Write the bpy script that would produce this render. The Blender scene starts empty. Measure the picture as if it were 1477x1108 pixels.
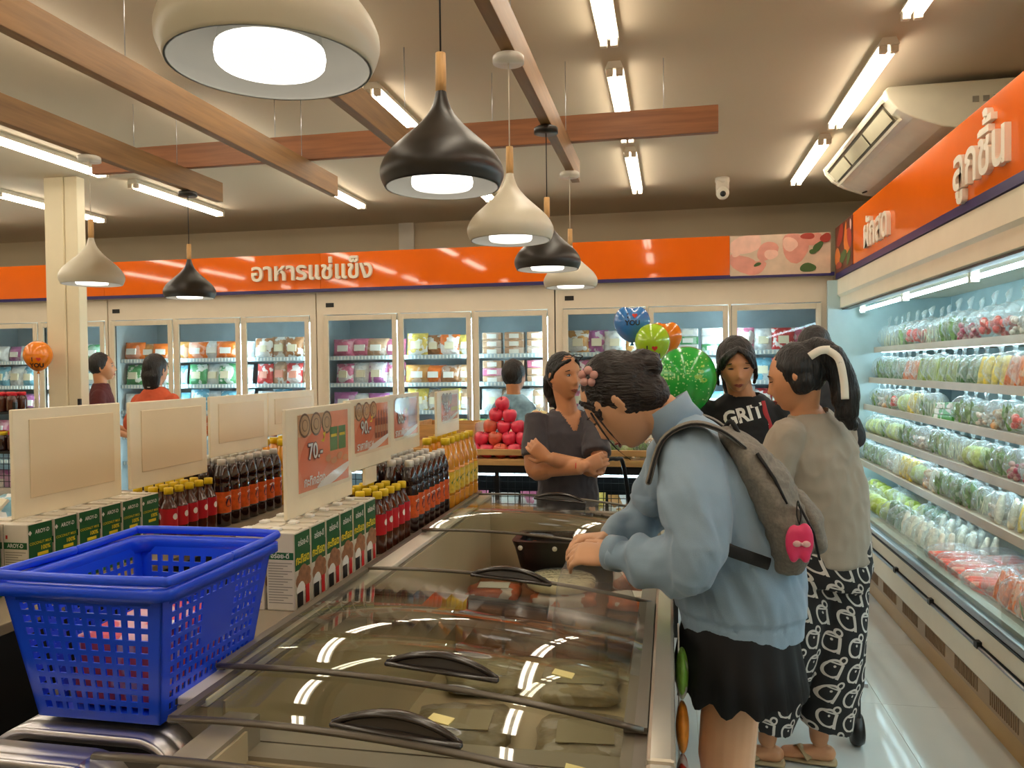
import bpy, bmesh, math, random
from mathutils import Vector, Matrix, noise
V = Vector; PI = math.pi
rnd = random.Random(7)
SC = bpy.context.scene; COL = SC.collection

# ---------------------------------------------------------------- camera, world, exposure
cam_d = bpy.data.cameras.new('camera'); cam = bpy.data.objects.new('camera', cam_d); COL.objects.link(cam)
CM = ((0.98050367, 0.00739754, 0.19636149), (0.19614599, 0.02317699, -0.98030076), (-0.01180288, 0.99970401, 0.02127412))
cam.matrix_world = Matrix.Translation((0, 0, 1.5)) @ Matrix(CM).to_4x4()
cam_d.sensor_width = 36; cam_d.lens = 1142 / 1477 * 36; cam_d.clip_start = .05; cam_d.clip_end = 60
SC.camera = cam
w = bpy.data.worlds.new('world'); SC.world = w; w.use_nodes = True
w.node_tree.nodes['Background'].inputs[0].default_value = (.9, .8, .68, 1)
w.node_tree.nodes['Background'].inputs[1].default_value = .25
vs = SC.view_settings; vs.view_transform = 'Standard'; vs.look = 'None'; vs.gamma = 1; vs.use_curve_mapping = False
vs.exposure = 0.55
SC.cycles.use_denoising = True
SC.cycles.max_bounces = 8; SC.cycles.diffuse_bounces = 3; SC.cycles.glossy_bounces = 4; SC.cycles.transparent_max_bounces = 24
SC.cycles.transmission_bounces = 4; SC.cycles.sample_clamp_indirect = 4; SC.cycles.caustics_reflective = False; SC.cycles.caustics_refractive = False
TUBE_E = 13.0; LED_E = .85; BULB_E = 16.0; CASE_E = 26.0
WARM = (1, .89, .73); COOL = (.62, .9, 1.0)

# ---------------------------------------------------------------- materials
MATS = {}
def lin(c): return tuple(((x / 255) / 12.92 if x / 255 <= .04045 else ((x / 255 + .055) / 1.055) ** 2.4) for x in c)
def newmat(name):
    m = bpy.data.materials.new(name); m.use_nodes = True; nt = m.node_tree
    return m, nt, nt.nodes['Principled BSDF']
def mat(name, rgb=(200, 200, 200), rough=.5, metal=0, spec=.5, var=.06, scale=6, bump=0, bscale=60, stretch=None, coat=0, emis=None, estr=0, sheen=0):
    """principled surface with a slight procedural colour variation (rgb is an sRGB albedo)"""
    if name in MATS: return MATS[name]
    m, nt, p = newmat(name); c = lin(rgb); N = nt.nodes; L = nt.links
    p.inputs['Roughness'].default_value = rough; p.inputs['Metallic'].default_value = metal
    p.inputs['Specular IOR Level'].default_value = spec; p.inputs['Coat Weight'].default_value = coat
    if sheen: p.inputs['Sheen Weight'].default_value = sheen
    tc = N.new('ShaderNodeTexCoord'); mp = N.new('ShaderNodeMapping'); L.new(tc.outputs['Object'], mp.inputs[0])
    if stretch: mp.inputs['Scale'].default_value = stretch
    no = N.new('ShaderNodeTexNoise'); no.inputs['Scale'].default_value = scale; no.inputs['Detail'].default_value = 3
    L.new(mp.outputs[0], no.inputs['Vector'])
    r = N.new('ShaderNodeValToRGB'); r.color_ramp.elements[0].position = .3; r.color_ramp.elements[1].position = .7
    r.color_ramp.elements[0].color = tuple(max(0, x * (1 - var)) for x in c) + (1,)
    r.color_ramp.elements[1].color = tuple(min(1, x * (1 + var)) for x in c) + (1,)
    L.new(no.outputs[0], r.inputs[0]); L.new(r.outputs[0], p.inputs['Base Color'])
    if bump:
        n2 = N.new('ShaderNodeTexNoise'); n2.inputs['Scale'].default_value = bscale; n2.inputs['Detail'].default_value = 3
        L.new(mp.outputs[0], n2.inputs['Vector'])
        b = N.new('ShaderNodeBump'); b.inputs['Strength'].default_value = bump; b.inputs['Distance'].default_value = .01
        L.new(n2.outputs[0], b.inputs['Height']); L.new(b.outputs[0], p.inputs['Normal'])
    if emis:
        p.inputs['Emission Color'].default_value = tuple(emis) + (1,); p.inputs['Emission Strength'].default_value = estr
    MATS[name] = m; return m
def emat(name, col, s):
    if name in MATS: return MATS[name]
    m = bpy.data.materials.new(name); m.use_nodes = True; nt = m.node_tree; nt.nodes.clear()
    e = nt.nodes.new('ShaderNodeEmission'); o = nt.nodes.new('ShaderNodeOutputMaterial')
    e.inputs[0].default_value = tuple(col) + (1,); e.inputs[1].default_value = s
    nt.links.new(e.outputs[0], o.inputs[0]); MATS[name] = m; return m
def film(name, tint=(1, 1, 1), ior=1.5, rough=.03, base=.0, haze=(1, 1, 1), bump=0, bscale=40, gl=1.0):
    """thin clear sheet: transparent with fresnel gloss, optional milky haze"""
    if name in MATS: return MATS[name]
    m = bpy.data.materials.new(name); m.use_nodes = True; nt = m.node_tree; nt.nodes.clear(); N = nt.nodes; L = nt.links
    o = N.new('ShaderNodeOutputMaterial'); t = N.new('ShaderNodeBsdfTransparent'); g = N.new('ShaderNodeBsdfGlossy')
    t.inputs[0].default_value = tuple(tint) + (1,); g.inputs['Roughness'].default_value = rough; g.inputs['Color'].default_value = (gl, gl, gl, 1)
    f = N.new('ShaderNodeFresnel'); f.inputs['IOR'].default_value = ior; x = N.new('ShaderNodeMixShader')
    ge = N.new('ShaderNodeNewGeometry'); mt_ = N.new('ShaderNodeMath'); mt_.operation = 'SUBTRACT'; mt_.inputs[0].default_value = 1; L.new(ge.outputs['Backfacing'], mt_.inputs[1])
    mq = N.new('ShaderNodeMath'); mq.operation = 'MULTIPLY'; L.new(f.outputs[0], mq.inputs[0]); L.new(mt_.outputs[0], mq.inputs[1])
    L.new(mq.outputs[0], x.inputs[0]); L.new(t.outputs[0], x.inputs[1]); L.new(g.outputs[0], x.inputs[2]); last = x
    if bump:
        tc = N.new('ShaderNodeTexCoord'); n2 = N.new('ShaderNodeTexNoise'); n2.inputs['Scale'].default_value = bscale
        L.new(tc.outputs['Object'], n2.inputs['Vector']); b = N.new('ShaderNodeBump'); b.inputs['Strength'].default_value = bump; b.inputs['Distance'].default_value = .02
        L.new(n2.outputs[0], b.inputs['Height']); L.new(b.outputs[0], g.inputs['Normal']); L.new(b.outputs[0], f.inputs['Normal'])
    if base:
        d = N.new('ShaderNodeBsdfDiffuse'); d.inputs[0].default_value = tuple(haze) + (1,); y = N.new('ShaderNodeMixShader'); y.inputs[0].default_value = base
        L.new(x.outputs[0], y.inputs[1]); L.new(d.outputs[0], y.inputs[2]); last = y
    L.new(last.outputs[0], o.inputs[0]); MATS[name] = m; return m
def vmat(name, rough=.45, var=.35, scale=25, second=(1, 1, 1), mixs=0., coat=0, bump=0, thr=.55):
    """surface whose main colour is the object's own colour, mottled with a second colour"""
    if name in MATS: return MATS[name]
    m, nt, p = newmat(name); N = nt.nodes; L = nt.links
    oi = N.new('ShaderNodeObjectInfo'); tc = N.new('ShaderNodeTexCoord'); no = N.new('ShaderNodeTexNoise')
    no.inputs['Scale'].default_value = scale; no.inputs['Detail'].default_value = 2
    ad = N.new('ShaderNodeVectorMath'); ad.operation = 'ADD'; L.new(tc.outputs['Object'], ad.inputs[0])
    cb = N.new('ShaderNodeCombineXYZ'); L.new(oi.outputs['Random'], cb.inputs[0]); L.new(oi.outputs['Random'], cb.inputs[2])
    L.new(cb.outputs[0], ad.inputs[1]); L.new(ad.outputs[0], no.inputs['Vector'])
    mr = N.new('ShaderNodeMapRange'); mr.inputs[1].default_value = .3; mr.inputs[2].default_value = .7; mr.inputs[3].default_value = 1 - var; mr.inputs[4].default_value = 1 + var
    L.new(no.outputs[0], mr.inputs[0])
    mu = N.new('ShaderNodeVectorMath'); mu.operation = 'SCALE'; L.new(oi.outputs['Color'], mu.inputs[0]); L.new(mr.outputs[0], mu.inputs['Scale'])
    out = mu.outputs[0]
    if mixs:
        n3 = N.new('ShaderNodeTexNoise'); n3.inputs['Scale'].default_value = scale * .6; L.new(ad.outputs[0], n3.inputs['Vector'])
        st = N.new('ShaderNodeMapRange'); st.inputs[1].default_value = thr; st.inputs[2].default_value = thr + .03; st.inputs[3].default_value = 0; st.inputs[4].default_value = mixs
        L.new(n3.outputs[0], st.inputs[0]); mx = N.new('ShaderNodeMix'); mx.data_type = 'RGBA'
        L.new(st.outputs[0], mx.inputs[0]); L.new(out, mx.inputs[6]); mx.inputs[7].default_value = tuple(second) + (1,); out = mx.outputs[2]
    L.new(out, p.inputs['Base Color']); p.inputs['Roughness'].default_value = rough; p.inputs['Coat Weight'].default_value = coat
    if bump:
        n2 = N.new('ShaderNodeTexNoise'); n2.inputs['Scale'].default_value = scale * 1.3; L.new(ad.outputs[0], n2.inputs['Vector'])
        b = N.new('ShaderNodeBump'); b.inputs['Strength'].default_value = bump; b.inputs['Distance'].default_value = .02
        L.new(n2.outputs[0], b.inputs['Height']); L.new(b.outputs[0], p.inputs['Normal'])
    MATS[name] = m; return m

# ---------------------------------------------------------------- mesh building
class MB:
    def __init__(s): s.v = []; s.f = []; s.m = []; s.s = []
    def add(s, vs, fs, mi=0, sm=False, M=None):
        o = len(s.v); s.v += [tuple(M @ V(v)) if M else tuple(v) for v in vs]
        for f in fs: s.f.append(tuple(i + o for i in f)); s.m.append(mi); s.s.append(sm)
        return s
    def box(s, x0, x1, y0, y1, z0, z1, mi=0, M=None):
        return s.add([(x0, y0, z0), (x1, y0, z0), (x1, y1, z0), (x0, y1, z0), (x0, y0, z1), (x1, y0, z1), (x1, y1, z1), (x0, y1, z1)],
                     [(0, 3, 2, 1), (4, 5, 6, 7), (0, 1, 5, 4), (1, 2, 6, 5), (2, 3, 7, 6), (3, 0, 4, 7)], mi, False, M)
    def quad(s, a, b, c, d, mi=0): return s.add([a, b, c, d], [(0, 1, 2, 3)], mi)
    def lathe(s, prof, c=(0, 0, 0), n=32, mi=0, M=None, sm=True, cap=True):
        vs = []; fs = []; k = len(prof)
        for r, z in prof:
            for i in range(n): a = 2 * PI * i / n; vs.append((c[0] + r * math.cos(a), c[1] + r * math.sin(a), c[2] + z))
        for j in range(k - 1):
            for i in range(n): a = j * n + i; b = j * n + (i + 1) % n; fs.append((a, b, b + n, a + n))
        if cap:
            if prof[0][0] > 1e-4: fs.append(tuple(range(n - 1, -1, -1)))
            if prof[-1][0] > 1e-4: fs.append(tuple(range((k - 1) * n, k * n)))
        return s.add(vs, fs, mi, sm, M)
    def rings(s, R, mi=0, sm=True, cap=True, closed=False):
        n = len(R[0]); vs = [p for r in R for p in r]; fs = []; k = len(R)
        for j in range(k if closed else k - 1):
            for i in range(n):
                a = j * n + i; b = j * n + (i + 1) % n; j2 = (j + 1) % k; fs.append((a, b, j2 * n + (i + 1) % n, j2 * n + i))
        if cap and not closed: fs.append(tuple(range(n - 1, -1, -1))); fs.append(tuple(range((k - 1) * n, k * n)))
        return s.add(vs, fs, mi, sm)
    def tube(s, pts, r, n=10, mi=0, side=None, round_=False, sm=True):
        """pts: list of vectors; r: number, (ra, rb) or a list of those; ra lies along side"""
        pts = [V(p) for p in pts]; k = len(pts)
        rr = r if isinstance(r, list) else [r] * k
        rr = [(x, x) if not isinstance(x, tuple) else x for x in rr]
        T = []
        for i in range(k):
            t = pts[min(i + 1, k - 1)] - pts[max(i - 1, 0)]; T.append(t.normalized() if t.length > 1e-9 else V((0, 0, 1)))
        if side is None: side = V((1, 0, 0)) if abs(T[0].x) < .8 else V((0, 1, 0))
        R = []
        def ring(p, t, ra, rb):
            a = (side - side.dot(t) * t)
            a = a.normalized() if a.length > 1e-5 else t.orthogonal().normalized()
            b = t.cross(a)
            return [p + a * ra * math.cos(2 * PI * i / n) + b * rb * math.sin(2 * PI * i / n) for i in range(n)]
        if round_:
            for q in (85, 60, 30):
                c_, s_ = math.cos(math.radians(q)), math.sin(math.radians(q)); m_ = min(rr[0])
                R.append(ring(pts[0] - T[0] * m_ * s_, T[0], rr[0][0] * c_, rr[0][1] * c_))
        for p, t, (ra, rb) in zip(pts, T, rr): R.append(ring(p, t, ra, rb))
        if round_:
            for q in (30, 60, 85):
                c_, s_ = math.cos(math.radians(q)), math.sin(math.radians(q)); m_ = min(rr[-1])
                R.append(ring(pts[-1] + T[-1] * m_ * s_, T[-1], rr[-1][0] * c_, rr[-1][1] * c_))
        return s.rings(R, mi, sm)
    def ell(s, c, r, n=16, m=10, mi=0, M=None, fn=None):
        c = V(c); vs = [(0, 0, -1)]; fs = []
        for j in range(1, m):
            a = -PI / 2 + PI * j / m
            for i in range(n): b = 2 * PI * i / n; vs.append((math.cos(a) * math.cos(b), math.cos(a) * math.sin(b), math.sin(a)))
        vs.append((0, 0, 1))
        for i in range(n): fs.append((0, 1 + (i + 1) % n, 1 + i))
        for j in range(m - 2):
            for i in range(n): a = 1 + j * n + i; b = 1 + j * n + (i + 1) % n; fs.append((a, b, b + n, a + n))
        t = len(vs) - 1; o = 1 + (m - 2) * n
        for i in range(n): fs.append((o + i, o + (i + 1) % n, t))
        out = []
        for v in vs:
            v = V((v[0] * r[0], v[1] * r[1], v[2] * r[2]))
            if fn: v = fn(v)
            out.append((M @ (v + c)) if M else v + c)
        return s.add(out, fs, mi, True)
    def prism(s, poly, fn, d0, d1, mi=0, sm=False):
        """poly: 2-D outline (counter-clockwise); fn(u, v, d) -> point"""
        n = len(poly); vs = [fn(u, v, d0) for u, v in poly] + [fn(u, v, d1) for u, v in poly]
        return s.add(vs, [tuple(range(n - 1, -1, -1)), tuple(range(n, 2 * n))] + [(i, (i + 1) % n, n + (i + 1) % n, n + i) for i in range(n)], mi, sm)
    def mesh(s, name, mats):
        me = bpy.data.meshes.new(name); me.from_pydata([tuple(v) for v in s.v], [], s.f)
        for m in (mats if isinstance(mats, (list, tuple)) else [mats]): me.materials.append(m)
        me.polygons.foreach_set('material_index', s.m); me.polygons.foreach_set('use_smooth', s.s); me.update()
        return me
    def build(s, name, mats, parent=None, loc=None, bevel=0, color=None):
        o = bpy.data.objects.new(name, s.mesh(name, mats)); COL.objects.link(o)
        if parent: o.parent = parent
        if loc: o.location = loc
        if bevel:
            b = o.modifiers.new('bevel', 'BEVEL'); b.width = bevel; b.segments = 2; b.limit_method = 'ANGLE'
        if color: o.color = tuple(lin(color)) + (1,)
        return o
def tag(o, label=None, cat=None, group=None, kind=None):
    if label: o['label'] = label
    if cat: o['category'] = cat
    if group: o['group'] = group
    if kind: o['kind'] = kind
    return o
def thing(name, label, cat, loc=(0, 0, 0), rz=0, group=None):
    o = bpy.data.objects.new(name, None); COL.objects.link(o); o.empty_display_size = .05
    o.location = loc; o.rotation_euler = (0, 0, rz); return tag(o, label, cat, group)
def dup(root, loc=None, rot=None, label=None, group=None, scale=None, color=None):
    def cp(o, par):
        c = o.copy(); COL.objects.link(c); c.parent = par
        if color: c.color = tuple(lin(color)) + (1,)
        for ch in KIDS.get(o.name, [x for x in o.children]): cp(ch, c)
        return c
    r = cp(root, None)
    if loc is not None: r.location = loc
    if rot is not None: r.rotation_euler = rot if isinstance(rot, (tuple, list)) else (0, 0, rot)
    if scale is not None: r.scale = scale if isinstance(scale, (tuple, list)) else (scale,) * 3
    if label: r['label'] = label
    if group: r['group'] = group
    return r
KIDS = {}
ORD = ['first', 'second', 'third', 'fourth', 'fifth', 'sixth', 'seventh', 'eighth', 'ninth', 'tenth', 'eleventh', 'twelfth', 'thirteenth', 'fourteenth', 'fifteenth', 'sixteenth', 'seventeenth', 'eighteenth', 'nineteenth', 'twentieth']
def od(i): return ORD[i] if i < len(ORD) else 'number %d' % (i + 1)
def rrect(w_, h_, r, n=6):
    """rounded rectangle outline centred on 0"""
    P = []
    for cx, cy, a0 in ((w_ / 2 - r, h_ / 2 - r, 0), (-w_ / 2 + r, h_ / 2 - r, 90), (-w_ / 2 + r, -h_ / 2 + r, 180), (w_ / 2 - r, -h_ / 2 + r, 270)):
        for i in range(n + 1): a = math.radians(a0 + 90 * i / n); P.append((cx + r * math.cos(a), cy + r * math.sin(a)))
    return P
def catmull(pts, k=6):
    out = []; n = len(pts)
    for i in range(n - 1):
        p0, p1, p2, p3 = (pts[max(i - 1, 0)], pts[i], pts[i + 1], pts[min(i + 2, n - 1)])
        for j in range(k):
            t = j / k
            out.append(tuple(.5 * ((2 * b) + (-a + c) * t + (2 * a - 5 * b + 4 * c - d) * t * t + (-a + 3 * b - 3 * c + d) * t ** 3) for a, b, c, d in zip(p0, p1, p2, p3)))
    out.append(tuple(pts[-1])); return out
TXT = {}
def textgeo(body, size=1., bold=0., extrude=0., align='CENTER', shear=0.):
    key = (body, bold, extrude, align, shear)
    if key not in TXT:
        cu = bpy.data.curves.new('text', 'FONT'); cu.body = body; cu.align_x = align; cu.align_y = 'CENTER'; cu.size = 1; cu.offset = bold
        cu.extrude = extrude; cu.resolution_u = 3; cu.shear = shear
        o = bpy.data.objects.new('text', cu); me = o.to_mesh()
        vs = [tuple(v.co) for v in me.vertices]; fs = [tuple(p.vertices) for p in me.polygons]
        o.to_mesh_clear(); bpy.data.objects.remove(o); bpy.data.curves.remove(cu); TXT[key] = (vs, fs)
    vs, fs = TXT[key]; return [(x * size, y * size, z * size) for x, y, z in vs], fs
def add_text(mb, body, size, fn, mi=0, fit=None, **k):
    vs, fs = textgeo(body, size, **k)
    if fit:
        x0, x1 = min(v[0] for v in vs), max(v[0] for v in vs); s_ = min(1, fit / (x1 - x0)); m_ = (x0 + x1) / 2; vs = [((v[0] - m_) * s_, v[1] * (s_ * .5 + .5), v[2]) for v in vs]
    mb.add([fn(x, y, z) for x, y, z in vs], fs, mi)

# common materials
M_white = mat('white_paint', (232, 226, 212), .45); M_black = mat('black_plastic', (16, 15, 15), .4)
M_steel = mat('brushed_aluminium', (195, 195, 200), .28, 1, var=.08, scale=4, stretch=(1, 30, 30))
M_dark = mat('dark_panel', (14, 13, 13), .6); M_glass = film('clear_glass', (.93, .96, .94), 1.5, .01)
M_chrome = mat('chrome', (215, 215, 218), .12, 1)
M_ink = mat('black_ink', (20, 18, 18), .5); M_wht = mat('white_print', (240, 238, 230), .5); M_red = mat('red_print', (205, 30, 30), .4)
# ================================================================ ROOM
def struct(o): o['kind'] = 'structure'; return o
XL, XR, YF, YB, ZC = -9.5, 2.32, -3.5, 7.85, 3.0
# floor: polished pale tiles, joints as thin recessed grooves over a darker bed
TILE = .8; mt_floor = mat('polished_floor_tile', (200, 202, 198), .07, 0, .6, var=.03, scale=3)
mt_bed = mat('tile_joint', (150, 140, 125), .6)
fb = MB().box(XL, XR, YF, YB, -.06, -.0015).build('floor', mt_bed); struct(fb)
tm = {}
ty = [YF + i * TILE for i in range(int((YB - YF) / TILE) + 1)]; tx = [XL + i * TILE for i in range(int((XR - XL) / TILE) + 1)]
for y in ty:
    for x in tx:
        x1 = min(x + TILE, XR); y1 = min(y + TILE, YB); k = (round(x1 - x, 3), round(y1 - y, 3))
        if k[0] < .05 or k[1] < .05: continue
        if k not in tm: tm[k] = MB().box(.001, k[0] - .001, .001, k[1] - .001, -.0015, 0).mesh('floor_tile', mt_floor)
        o = bpy.data.objects.new('floor_tile', tm[k]); COL.objects.link(o); o.parent = fb; o.location = (x, y, 0)
mt_ceil = mat('matt_ceiling_paint', (204, 187, 160), .8, var=.015, scale=1.2)
mt_wall = mat('wall_paint', (205, 190, 160), .7, var=.02, scale=2)
struct(MB().box(XL, XR, YF, YB, ZC, ZC + .1).build('ceiling', mt_ceil))
struct(MB().box(XL, XR, YB, YB + .1, 0, ZC).build('wall_back', mt_wall))
struct(MB().box(XL, XR, YF - .1, YF, 0, ZC).build('wall_front', mt_wall))
struct(MB().box(XL - .1, XL, YF, YB, 0, ZC).build('wall_left', mt_wall))
struct(MB().box(XR, XR + .1, YF, YB, 0, ZC).build('wall_right', mt_wall))
tr = MB().box(-2.74, -2.58, YB - .03, YB - .001, 2.0, ZC).build('trim_1', M_white); struct(tr)
# square column with a corner seam
pc = MB(); pc.box(-4.72, -4.555, 5.30, 5.42, 0, ZC); pc.box(-4.552, -4.44, 5.312, 5.40, 0, ZC)
co = pc.build('column', mat('column_paint', (236, 222, 188), .5, var=.02), bevel=.006); struct(co)

# ---------------------------------------------------------------- ceiling lights
def make_fixture():
    t = thing('ceiling_light', 'x', 'ceiling light')
    b = MB().prism([(-.045, 0), (.045, 0), (.03, .035), (-.03, .035)], lambda u, v, d: (u, d, v), 0, 1.24)
    b.build('fixture_body', mat('fixture_white', (235, 228, 210), .4), t)
    for sx in (-.024, .024):
        MB().tube([(sx, .03, -.017), (sx, 1.21, -.017)], .0135, 10).build('tube', emat('fluorescent_glow', WARM, TUBE_E), t)
        for y in (0, 1.21):
            MB().box(sx - .017, sx + .017, y, y + .03, -.034, .0).build('tube_holder', mat('holder', (225, 212, 190), .5), t, bevel=.004)
    return t
fx0 = make_fixture(); first = True
rows = [(-.26, 'nearest row left of the camera dome'), (1.0, 'row beside the air conditioner'), (-1.52, 'row above the pendant lamps'), (-2.7, 'row above the middle shelves'),
        (-4.1, 'row beside the white column'), (-5.35, 'row left of the white column'), (-6.6, 'second row left of the column'), (-7.85, 'row by the left wall')]
cols = [(5.50, 'nearest the back freezers'), (3.95, 'second from the back freezers'), (2.38, 'third from the back freezers'), (.83, 'fourth from the back freezers'), (-.72, 'fifth from the back freezers'), (-2.27, 'sixth from the back freezers')]
for x, xn in rows:
    for y, yn in cols:
        f = fx0 if first else dup(fx0); first = False
        f.location = (x, y, ZC - .035); f['label'] = 'twin-tube ceiling light, %s, %s' % (xn, yn); f['group'] = 'fluorescent ceiling lights'

# ---------------------------------------------------------------- timber beams
def wood(name, rgb, stretch):
    m = mat(name, rgb, .5, var=.22, scale=5, stretch=stretch, bump=.05, bscale=30); return m
wy = wood('timber_along_aisle', (140, 102, 58), (6, .6, 9)); wx = wood('timber_across_aisle', (146, 92, 54), (.6, 6, 9))
def beam(x0, x1, y0, y1, z0, z1, label, m):
    t = thing('timber_beam', label, 'beam', ((x0 + x1) / 2, (y0 + y1) / 2, z0), 0, 'ceiling timber beams')
    a, b, h = (x1 - x0) / 2, (y1 - y0) / 2, z1 - z0
    MB().box(-a, a, -b, b, 0, h).build('beam', m, t, bevel=.002)
    for s in (-1, 1):
        for q in (.35, .85):
            px, py = (s * q * a, 0) if a > b else (0, s * q * b)
            MB().tube([(px, py, h), (px, py, ZC - z0)], .0018, 6).build('hanging_wire', M_steel, t)
for x, e, l in ((-.497, 4.32, 'wooden ceiling beam carrying the row of hanging pendant lamps'), (-1.21, 3.95, 'wooden ceiling beam behind the big black pendant lamp'),
             (-1.90, 4.32, 'long wooden ceiling beam crossing from the upper left corner'), (-2.62, 4.30, 'wooden ceiling beam passing in front of the white column')):
    beam(x - .022, x + .022, -1.2, e, 2.5, 2.615, l, wy)
beam(-3.2, .235, 3.95, 3.99, 2.62, 2.75, 'wooden cross beam running across the shop above the others', wx)

# ---------------------------------------------------------------- pendant lamps
def pendant(x, y, shade, label, topz=2.49):
    black = shade == 'black'; zs = 1.905 if y > 1 else 1.889
    sm_ = mat('matt_black_enamel', (38, 33, 28), .38, spec=.6) if black else mat('cream_enamel', (226, 218, 196), .35)
    t = thing('pendant_lamp', label, 'pendant lamp', (x, y, zs), 0, 'pendant lamps under the beams')
    k = .138
    pr = catmull([(.93, .0), (1.0, .17), (.985, .34), (.85, .56), (.62, .78), (.38, 1.0), (.2, 1.22), (.115, 1.42), (.085, 1.56)], 4)
    outer = [(r * k, z * k) for r, z in pr]
    inner = [(max(r - .004, .004), z) for r, z in reversed(outer)]
    MB().lathe([(outer[0][0] - .003, outer[0][1])] + outer, n=48, cap=False).build('shade', sm_, t)
    MB().lathe(inner + [(outer[0][0] - .001, 0)], n=48, cap=False).build('shade_lining', mat('white_lining', (225, 222, 214), .4), t)
    MB().lathe([(.012, .21), (.0125, .24), (.0115, .30)], n=16).build('wooden_stem', mat('pale_wood', (205, 160, 100), .5, var=.12, scale=20, stretch=(8, 8, 1)), t)
    MB().lathe([(.045, .14), (.062, .05), (.068, .018), (.069, .010)], n=32).build('bulb_housing', mat('bulb_housing_white', (220, 220, 215), .4), t)
    b = MB().lathe([(.068, .022), (.0695, .012), (.068, .004), (.064, .0)], n=32, cap=False)
    b.build('bulb_ring', emat('lens_ring_glow', (1, .95, .86), 2.2), t)
    MB().lathe([(.064, .003), (.06, -.001), (.001, -.003)], n=32, cap=False).build('bulb_lens', emat('led_lens_glow', (1, .93, .8), LED_E), t)
    MB().tube([(0, 0, .30), (0, 0, topz - zs)], .0022 if black else .002, 8).build('cord', M_ink if black else mat('white_cord', (225, 215, 195), .5), t)
    cr = .05
    MB().lathe([(cr, 0), (cr, .02), (cr - .004, .024)], (0, 0, topz - zs - .02), 28).build('canopy', sm_ if black else mat('clear_white', (230, 226, 215), .25), t)
pendant(-.5, .945, 'white', 'large white pendant lamp nearest the camera at the top')
pendant(-.5, 1.725, 'black', 'big black pendant lamp with pale wooden stem')
pendant(-.5, 2.50, 'white', 'white pendant lamp hanging just behind the big black one')
pendant(-.5, 3.28, 'black', 'smaller black pendant lamp between two white ones')
pendant(-.5, 4.06, 'white', 'white pendant lamp farthest along the pendant row')
pendant(-2.62, 3.22, 'white', 'white pendant lamp in front of the white column')
pendant(-2.62, 3.98, 'black', 'black pendant lamp just right of the white column')

# ---------------------------------------------------------------- back wall freezers
YD = 7.0
m_case = mat('freezer_white_case', (230, 216, 194), .4, var=.02); m_al = mat('door_frame_white', (222, 208, 184), .35)
m_in = mat('freezer_lining', (196, 204, 206), .5); m_shelf = mat('wire_shelf', (190, 205, 212), .4)
m_dg = film('door_glass', (.93, .96, .97), 1.45, .02)
SHZ = [1.615, 1.355, 1.095, .835, .575]
units = [(-9.1, -6.55, 'farthest left'), (-7.10 + .55, -5.70 + .12, 'left of the column')]
DOORS = [[(-7.1, -6.34), (-6.31, -5.56)], [(-5.49, -4.80), (-4.775, -4.07), (-4.05, -3.35)], [(-3.205, -2.48), (-2.465, -1.77), (-1.75, -1.07)], [(-.935, -.21), (-.187, .49), (.512, 1.24)]]
UN = ['behind the white column', 'behind the white price boards', 'in the middle of the back wall', 'behind the balloons']
US = [(-7.3, -5.53), (-5.52, -3.29), (-3.28, -1.01), (-1.0, 1.33)]
HANG = []
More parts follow.
